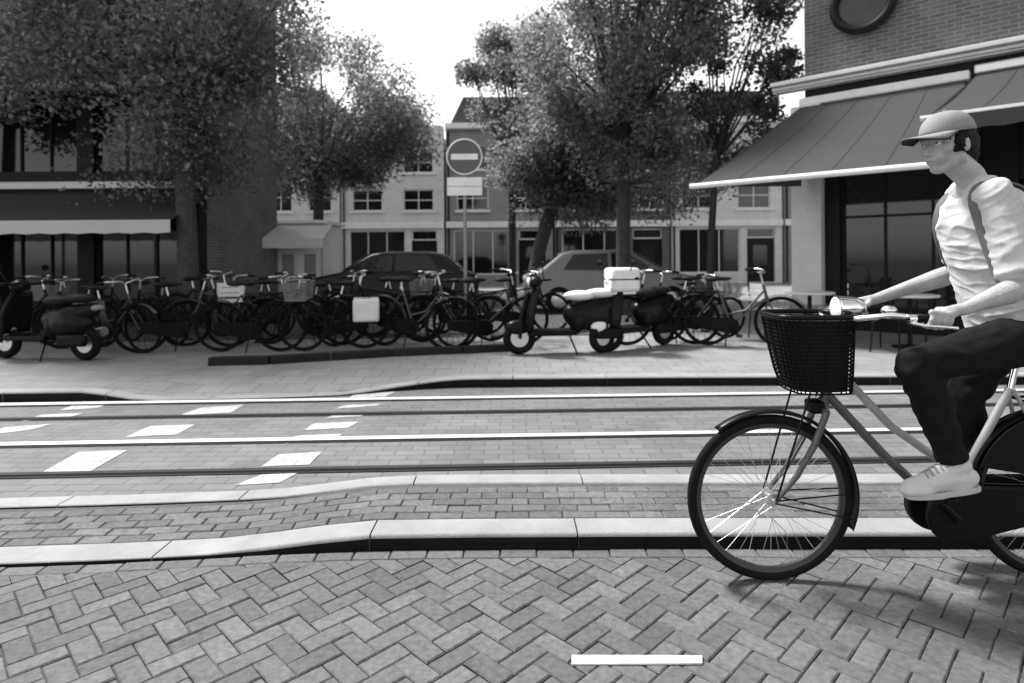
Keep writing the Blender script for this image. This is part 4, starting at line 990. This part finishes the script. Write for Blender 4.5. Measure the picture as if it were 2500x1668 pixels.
# ================================================================== parked bicycles
m_bk = [mat('bike_paint_black', .007, .35, .2, 6), mat('bike_paint_grey', .05, .35, .2, 6), mat('bike_paint_pale', .45, .35, .1, 6)]
def wheel_mesh():
    mb = MB(); mb.torus((0, 0, 0), .33, .019, 36, 8); mb.torus((0, 0, 0), .306, .009, 36, 6); mb.tube([(0, -.04, 0), (0, .04, 0)], .024, 10)
    for i in range(18): a = 2 * pi * i / 18; mb.tube([(0, 0, 0), (cos(a) * .3, 0, sin(a) * .3)], .0022, 4)
    me = mb.mesh('wheel', None, 50); me.materials.append(m_rubber); return me
WHEEL = wheel_mesh()
def proto_bike(style, paint):
    b = empty('bicycle'); hb_, ht_ = Vector((.40, 0, .60)), Vector((.335, 0, .86)); bb = Vector((-.08, 0, .29)); sc = Vector((-.24, 0, .78)); c1_, c2_ = Vector((.56, 0, .35)), Vector((-.56, 0, .35))
    for c in (c1_, c2_): o = bpy.data.objects.new('wheel', WHEEL); COL.objects.link(o); o.parent = b; o.location = c
    mb = MB(); mb.tube([hb_, ht_], .02, 8); mb.tube([hb_ + (ht_ - hb_) * .3, bb], .017, 8); mb.tube([bb, sc], .015, 8)
    mb.tube([ht_ - (ht_ - hb_) * .2, sc + (bb - sc) * .12] if style else [hb_ + (ht_ - hb_) * .7, Vector((.12, 0, .50)), bb + (sc - bb) * .3], .015, 8)
    for s_ in (-.05, .05): o = Vector((0, s_, 0)); mb.tube([bb, c2_ + o], .009, 6); mb.tube([sc, c2_ + o], .008, 6)
    mb.build('frame', paint, b, 50, world=False)
    mb = MB(); mb.tube([ht_, hb_ - Vector((-.01, 0, .03))], .015, 8)
    for s_ in (-.05, .05): o = Vector((0, s_, 0)); mb.tube([hb_ + o, Vector((.50, s_, .45)), c1_ + o], .011, 6)
    mb.tube([hb_ - Vector((0, .05, 0)), hb_ + Vector((0, .05, 0))], .012, 6); mb.build('fork', paint, b, 50, world=False)
    mb = MB(); st = Vector((.30, 0, 1.0)); mb.tube([ht_, st], .012, 8)
    for s_ in (-1, 1): mb.tube([st, st + Vector((.05, s_ * .12, .04)), st + Vector((-.02, s_ * .25, .05)), st + Vector((-.17, s_ * .28, .03))], .012, 8)
    mb.build('handlebar', m_alu, b, 50, world=False)
    for s_ in (-1, 1): MB().tube([st + Vector((-.06, s_ * .262, .045)), st + Vector((-.18, s_ * .283, .03))], .018, 8).build('grip', m_plast, b, 50, world=False)
    mb = MB(); mb.tube([sc, sc + Vector((-.03, 0, .13))], .013, 8); mb.build('seat_post', m_alu, b, world=False)
    mb = MB(); mb.ell((-.31, 0, .935), (.12, .10, .04)); mb.ell((-.18, 0, .935), (.12, .035, .028)); mb.build('saddle', m_leather, b, 170, world=False)
    for c, a0, a1 in ((c1_, 140, 10), (c2_, 195, 60)):
        vs = []; n = 20
        for i in range(n + 1):
            a = radians(180 - (a0 + (a1 - a0) * i / n)) if c is c1_ else radians(a0 + (a1 - a0) * i / n - 60)
            for y in (-.028, 0, .028): rr = .362 + (.01 if y == 0 else 0); vs.append(c + Vector((cos(a) * rr, y, sin(a) * rr)))
        mb = MB(); mb.add(vs, [(3 * i + j, 3 * i + j + 1, 3 * i + j + 4, 3 * i + j + 3) for i in range(n) for j in range(2)]); mb.build('fender', paint, b, 60, world=False)
    pr = [(bb.x + .11 * cos(pi * 1.5 - pi * i / 8 + pi), bb.z - .11 * sin(pi * 1.5 - pi * i / 8 + pi)) for i in range(9)]
    pr = [(bb.x + .11 * cos(pi / 2 - pi * i / 8), bb.z + .11 * sin(pi / 2 - pi * i / 8)) for i in range(9)] + [(c2_.x - .05, c2_.z - .06), (c2_.x - .05, c2_.z + .06)]
    MB().prism(pr, -.075, -.045).build('chain_case', m_plast, b, 40, world=False)
    mb = MB(); 
    for s_ in (-.06, .06): mb.tube([(-.25, s_, .74), (-.78, s_, .74)], .006, 6); mb.tube([(-.60, s_, .36), (-.62, s_, .74)], .006, 6)
    for k in range(4): mb.tube([(-.32 - .13 * k, -.06, .74), (-.32 - .13 * k, .06, .74)], .005, 6)
    mb.build('luggage_rack', m_plast, b, world=False)
    for s_ in (-1, 1):
        mb = MB(); mb.tube([bb + Vector((0, s_ * .02, 0)), bb + Vector((0, s_ * .1, 0))], .014, 6); mb.tube([bb + Vector((0, s_ * .1, 0)), bb + Vector((-s_ * .10, s_ * .1, s_ * .12))], .01, 6); ck = mb.build('crank', m_plast, b, 40, world=False)
        MB().box(bb + Vector((-s_ * .10, s_ * .15, s_ * .12)), (.08, .09, .02)).build('pedal', m_plast, ck, world=False)
    MB().tube([bb + Vector((-.05, -.03, 0)), (-.16, -.15, .01)], .009, 6).build('kickstand', m_plast, b, world=False)
    return b
protos = {(s_, k): proto_bike(s_, m_bk[k]) for s_ in (0, 1) for k in (0, 1)}
m_crate = mat('white_crate', .62, .6, .1, 8); m_bag = mat('grey_pannier', .2, .8, .2, 8); m_wick = mat('wicker', .16, .9, .4, 30, .6, 60)
def add_basket(b):
    mb = MB()
    for k in range(8):
        t = k / 7; mb.tube([(.40 + x * (.13 + .03 * t) + .13, y * (.16 + .03 * t), .72 + .22 * t) for x, y in ((-1, -1), (0, -1), (1, -1), (1, 0), (1, 1), (0, 1), (-1, 1), (-1, 0))], .010, 5, closed=True)
    mb.box((.53, 0, .72), (.26, .32, .02)); mb.build('basket', m_wick, b, 50, world=False)
def add_crate(b):
    mb = MB(); c = Vector((.55, 0, .80)); d = (.32, .42, .26)
    for k in range(4): z = c.z - .11 + k * .073; mb.box((c.x - .16, 0, z), (.012, .42, .05)); mb.box((c.x + .16, 0, z), (.012, .42, .05)); mb.box((c.x, -.205, z), (.306, .012, .05)); mb.box((c.x, .205, z), (.306, .012, .05))
    for i in (-1, 1):
        for j in (-1, 1): mb.box((c.x + i * .15, j * .195, c.z), (.03, .03, .27))
    mb.box((c.x, 0, c.z - .13), (.32, .42, .012)); mb.build('crate', m_crate, b, smooth=None, world=False)
    mb = MB(); mb.tube([(.55, -.1, .66), (.56, -.06, .36)], .008, 6); mb.tube([(.55, .1, .66), (.56, .06, .36)], .008, 6); mb.build('front_carrier', m_plast, b, world=False)
def add_panniers(b, m):
    for s_ in (-1, 1): MB().box((-.58, s_ * .135, .56), (.36, .13, .32)).build('pannier', m, b, 50, .03, world=False)
# (display x, Y, yaw degrees, style, paint, extra, label)
PB = [(40, 8.9, 12, 0, 0, '', 'black bicycle at the far left end of the parked row'),
      (170, 9.3, 165, 1, 0, 'b', 'black crossbar bicycle with a wicker basket, second in the row from the left'),
      (265, 8.7, -20, 0, 1, 'p', 'grey step-through bicycle with panniers, third in the row from the left'),
      (350, 9.5, 150, 1, 0, '', 'black crossbar bicycle in front of the left tree trunk'),
      (430, 8.8, 25, 0, 0, 'c', 'black bicycle carrying a pale front crate, left of the kiosk'),
      (520, 9.4, 200, 1, 1, '', 'grey crossbar bicycle parked before the dark shop corner'),
      (600, 8.6, -8, 0, 0, 'b', 'black bicycle with a wicker basket directly below the white kiosk'),
      (690, 9.2, 170, 1, 0, '', 'black crossbar bicycle right of the wicker basket, below the kiosk'),
      (742, 8.7, 186, 0, 0, 'w', 'black bicycle with bright white panniers at the middle left'),
      (880, 9.3, 190, 1, 0, '', 'black crossbar bicycle just right of the white panniers'),
      (960, 8.9, -15, 0, 1, '', 'grey step-through bicycle left of the sign pole'),
      (1045, 9.6, 165, 0, 0, 'b', 'black bicycle with a wicker basket standing at the sign pole'),
      (1120, 8.8, 20, 1, 0, '', 'black crossbar bicycle left of the white-boxed scooter'),
      (100, 10.4, 20, 1, 0, '', 'black crossbar bicycle in the back row, behind the left scooter'),
      (300, 10.6, 170, 0, 0, '', 'black step-through bicycle in the back row, left of the big trunk'),
      (470, 10.5, -12, 1, 0, '', 'black crossbar bicycle in the back row, right of the big trunk'),
      (570, 10.2, 160, 0, 0, '', 'black step-through bicycle in the back row, under the kiosk\'s left side'),
      (650, 10.6, 15, 1, 0, '', 'black crossbar bicycle in the back row, under the kiosk\'s right side'),
      (790, 10.2, -18, 1, 0, '', 'black crossbar bicycle in the back row, behind the white panniers'),
      (850, 10.6, 170, 0, 0, '', 'black step-through bicycle in the back row, left of the black car\'s nose'),
      (930, 10.3, 12, 1, 0, '', 'black crossbar bicycle in the back row, before the black car'),
      (1010, 10.5, 195, 0, 0, '', 'black step-through bicycle in the back row, left beside the sign pole'),
      (1190, 10.4, 8, 1, 0, '', 'black crossbar bicycle in the back row, right of the sign pole'),
      (1560, 10.6, 188, 0, 0, '', 'black step-through bicycle in the back row, under the awning corner'),
      (1530, 8.9, 172, 0, 0, '', 'black step-through bicycle right of both scooters'),
      (1600, 9.5, 15, 1, 0, 'b', 'black crossbar bicycle with a wicker basket beneath the awning edge'),
      (1690, 8.8, -10, 0, 1, '', 'grey bicycle at the right end of the parked row, behind the rider\'s basket')]
used = set()
for dx, Y, yaw, st_, pk, ex_, lab in PB:
    pb = protos[(st_, pk)]
    b = pb if (st_, pk) not in used else None
    used.add((st_, pk)); PBL = b
    if b is None:
        b = copy_tree(pb)
        for ch in list(b.children):
            if ch.name.split('.')[0] in ('basket', 'crate', 'pannier', 'front_carrier'): bpy.data.objects.remove(ch)
    b.location = (XA(dx, Y), Y, PZ); b.rotation_euler = (radians(random.uniform(-5, 6)), 0, radians(yaw + random.uniform(-8, 8))); sc_ = random.uniform(.94, 1.05); b.scale = (sc_, sc_, sc_); tag(b, lab, 'bicycle', 'parked bicycles')
    if ex_ == 'b': add_basket(b)
    if ex_ == 'c': add_crate(b)
    if ex_ == 'p': add_panniers(b, m_bag)
    if ex_ == 'w': add_panniers(b, m_crate)

# ================================================================== scooters
def scooter(loc, yaw, main, second, label, top_case):
    s = empty('scooter', loc, yaw); tag(s, label, 'scooter', 'parked scooters')
    for x in (.62, -.60):
        mb = MB(); mb.torus((x, 0, .22), .165, .055, 32, 10); wv = mb.build('wheel', m_rubber, s, 60, world=False); MB().tube([(x, -.03, .22), (x, .03, .22)], .12, 20).build('rim', m_alu, wv, 40, world=False)
    mb = MB(); mb.limb([(.50, 0, .80), (.60, 0, .42)], [.035, .035]); mb.tube([(.60, -.075, .40), (.62, -.075, .22)], .022, 8); mb.tube([(.60, .075, .40), (.62, .075, .22)], .022, 8); mb.tube([(.60, -.08, .41), (.60, .08, .41)], .025, 8); mb.build('fork', m_plast, s, 50, world=False)
    vs = []; n = 10
    for i in range(n + 1):
        t = i / n; z = .34 + .54 * t; xo = .50 - .12 * t + .03 * sin(t * pi); wd = .20 + .04 * sin(t * pi) - .05 * t
        for j in range(9): a = -1 + j / 4; vs.append((xo + .055 * (1 - a * a), a * wd, z))
    mb = MB(); mb.add(vs, [(i * 9 + j, i * 9 + j + 1, i * 9 + j + 10, i * 9 + j + 9) for i in range(n) for j in range(8)]); o = mb.build('leg_shield', main, s, 60, world=False); m_ = o.modifiers.new('t', 'SOLIDIFY'); m_.thickness = .05
    mb = MB(); mb.ell((.64, 0, .36), (.17, .085, .10)); mb.build('front_fender', second, s, 170, world=False)
    MB().box((.18, 0, .29), (.62, .34, .07)).build('footboard', m_plast, s, 50, .02, world=False)
    rb = MB(); rb.limb([(-.12, 0, .52), (-.38, 0, .56), (-.72, 0, .66)], [.15, .17, .09]); rb.ell((-.36, 0, .48), (.36, .18, .20)); rb.ell((-.16, 0, .42), (.10, .17, .18))
    off = Vector((0, 0, 0)); o = remeshed(rb, 'rear_body', main, s, .02, 4); 
    for v in o.data.vertices: v.co = v.co + Vector(loc)
    mb = MB(); mb.ell((-.20, 0, .77), (.22, .15, .07)); mb.ell((-.50, 0, .80), (.24, .13, .065)); mb.build('seat', m_crate if top_case else m_leather, s, 170, world=False)
    mb = MB(); mb.box((-.52, .13, .27), (.42, .08, .15)); mb.build('engine', m_plast, s, 50, .03, world=False); MB().tube([(-.25, -.15, .27), (-.72, -.17, .36)], [.05, .06], 12).build('exhaust', m_alu, s, 40, world=False)
    mb = MB(); mb.ell((.40, 0, .96), (.10, .13, .085)); mb.build('handlebar_cowl', main, s, 170, world=False)
    mb = MB(); mb.tube([(.36, 0, .97), (.34, .2, .99), (.27, .34, 1.0)], .016, 8); mb.tube([(.36, 0, .97), (.34, -.2, .99), (.27, -.34, 1.0)], .016, 8); mb.build('handlebar', m_plast, s, 50, world=False)
    MB().ell((.485, 0, .97), (.03, .065, .055)).build('headlight', m_glass_lamp, s, 170, world=False)
    for q in (-1, 1): mb = MB(); mb.tube([(.33, q * .22, .99), (.36, q * .30, 1.16)], .007, 6); mb.ell((.36, q * .32, 1.20), (.012, .06, .04)); mb.build('mirror', m_plast, s, 170, world=False)
    MB().tube([(-.05, .05, .25), (-.12, .2, .01)], .012, 6).build('stand', m_plast, s, world=False)
    if top_case:
        MB().box((-.78, 0, .80), (.36, .20, .03)).build('carrier', m_alu, s, world=False)
        tc_ = MB().box((-.80, 0, .98), (.40, .42, .32)).build('top_case', m_crate, s, 50, .05, world=False); MB().box((-.80, 0, .985), (.406, .426, .015)).build('case_seam', m_plast, tc_, world=False)
    else: MB().ell((-.78, 0, .68), (.03, .10, .04)).build('tail_light', m_greyr, s, 170, world=False)
m_sw = mat('scooter_white', .7, .3, .05, 5); m_sb = mat('scooter_black', .007, .3, .2, 5)
scooter((XA(1295, 8.25), 8.25, PZ), pi + .15, m_sb, m_sb, 'black scooter with a white top case, in the middle of the parked row', True)
scooter((XA(1455, 8.6), 8.6, PZ), radians(215), m_sb, m_sw, 'black scooter with a white front fender, right of the one with the top case', False)
scooter((XA(105, 8.05), 8.05, PZ), radians(170), m_sb, m_greyr, 'black scooter in front of the bicycles at the left edge', False)

# ================================================================== parked cars further back
def car(loc, yaw, paint, label):
    c = empty('parked_car', loc, yaw); tag(c, label, 'car', 'cars parked across the square')
    prof = [(-2.08, .32), (-2.12, .62), (-2.02, .92), (-1.75, .98), (-1.25, 1.38), (-.95, 1.45), (.15, 1.46), (.45, 1.40), (1.15, .98), (1.85, .84), (2.10, .66), (2.12, .36), (1.9, .26), (-1.9, .26)]
    n = len(prof); vs = []
    hw = lambda z: .88 - max(0, z - .85) * .38 - max(0, .5 - z) * .15
    for k, fy in enumerate((-1, -.9, 0, .9, 1)):
        for x, z in prof: vs.append((x * (1 - .02 * (abs(fy) > .95)), fy * hw(z), z + (.02 if abs(fy) < .5 else 0)))
    fs = [(k * n + i, k * n + (i + 1) % n, (k + 1) * n + (i + 1) % n, (k + 1) * n + i) for k in range(4) for i in range(n)] + [list(range(n)), [4 * n + i for i in range(n)]]
    mb = MB(); mb.add(vs, fs); mb.build('body', paint, c, 40, .05, world=False)
    for s_ in (-1, 1):
        for q in ([(-1.18, 1.02), (-.95, 1.36), (-.15, 1.39), (-.15, .99)], [(-.07, .99), (-.07, 1.39), (.38, 1.34), (.95, .99)]):
            pts = [(x, s_ * (hw(z) + .006), z) for x, z in q]; pt2 = [(x, s_ * (hw(z) - .02), z) for x, z in q]
            mb = MB(); mb.add(pts + pt2, [(0, 1, 2, 3), (4, 5, 6, 7)] + [(i, (i + 1) % 4, 4 + (i + 1) % 4, 4 + i) for i in range(4)]); mb.build('side_window', m_pane, c, None, world=False)
        for x in (-1.3, 1.3):
            y = s_ * .78; mb = MB(); mb.tube([(x, y - .10, .31), (x, y - .09, .31), (x, y + .09, .31), (x, y + .10, .31)], [.27, .31, .31, .27], 28); wv = mb.build('wheel', m_rubber, c, 40, world=False)
            MB().tube([(x, y + s_ * .095, .31), (x, y + s_ * .105, .31)], [.19, .17], 20).build('hubcap', m_alu, wv, 40, world=False)
        MB().ell((2.03, s_ * .62, .70), (.10, .17, .08)).build('headlight', m_glass_lamp, c, 170, world=False); MB().ell((-2.04, s_ * .66, .78), (.07, .13, .09)).build('tail_light', m_greyr, c, 170, world=False)
        MB().ell((.78, s_ * .95, 1.0), (.07, .09, .06)).build('mirror', paint, c, 170, world=False); MB().box((.05, s_ * .885, .82), (.18, .02, .03)).build('door_handle', m_chrome, c, world=False)
    for q in ([(.50, 1.375), (1.10, 1.005)], [(-1.28, 1.345), (-1.66, 1.035)]):
        mb = MB(); (xa_, za), (xb_, zb) = q; sgn = 1 if xa_ > 0 else -1
        mb.add([(xa_ + sgn * .02, -hw(za) * .86, za + .022), (xa_ + sgn * .02, hw(za) * .86, za + .022), (xb_ + sgn * .02, hw(zb) * .86, zb + .022), (xb_ + sgn * .02, -hw(zb) * .86, zb + .022)], [(0, 1, 2, 3)]); o = mb.build('windscreen', m_pane, c, None, world=False); m_ = o.modifiers.new('t', 'SOLIDIFY'); m_.thickness = .012
m_carb = mat('car_black', .010, .18, .1, 3); m_carg = mat('car_grey', .13, .2, .1, 3)
car((XA(905, 15.4), 15.4, PZ), pi + .03, m_carb, 'black parked car right of the kiosk')
car((XA(1390, 15.6), 15.0, PZ), .0, m_carg, 'dark grey parked car behind the scooters')

# ================================================================== cafe terrace
def table(x, y, label):
    t = empty('cafe_table', (x, y, PZ)); tag(t, label, 'table', 'terrace tables')
    MB().lathe((0, 0, 0), [(.33, .70), (.35, .71), (.35, .735), (.33, .74)], 28).build('table_top', m_offwhite, t, 40, world=False)
    MB().tube([(0, 0, .02), (0, 0, .70)], .03, 10).build('pedestal', m_dark, t, world=False); MB().lathe((0, 0, 0), [(.22, 0), (.22, .02), (.04, .05)], 20).build('base', m_dark, t, 40, world=False)
def chair(x, y, rz, label, m):
    c = empty('cafe_chair', (x, y, PZ), rz); tag(c, label, 'chair', 'terrace chairs')
    for k in range(5): MB().box((0, -.16 + k * .08, .455), (.40, .068, .018)).build('seat_slat', m, c, None, .004, world=False)
    for k in range(3): MB().box((-.215, 0, .62 + k * .10), (.016, .40, .07)).build('back_slat', m, c, None, .004, world=False)
    for i, j in ((1, 1), (1, -1)): MB().tube([(.19, j * .18, 0), (.18, j * .18, .445)], .012, 8).build('leg', m_dark, c, world=False)
    for j in (1, -1): MB().tube([(-.23, j * .18, 0), (-.18, j * .18, .445), (-.232, j * .18, .88)], .012, 8).build('leg', m_dark, c, world=False)
table(4.5, 9.3, 'round pale cafe table under the grey awning, left of the other'); table(5.5, 8.5, 'round pale cafe table under the grey awning, nearer the rider')
chair(4.0, 9.6, .3, 'pale slatted chair left of the left cafe table', m_offwhite); chair(5.0, 9.6, pi - .5, 'pale slatted chair between the two cafe tables', m_offwhite)
chair(4.95, 8.35, .1, 'dark slatted chair left of the nearer cafe table', m_dark); chair(6.1, 8.6, pi + .2, 'dark slatted chair right of the nearer cafe table', m_dark)
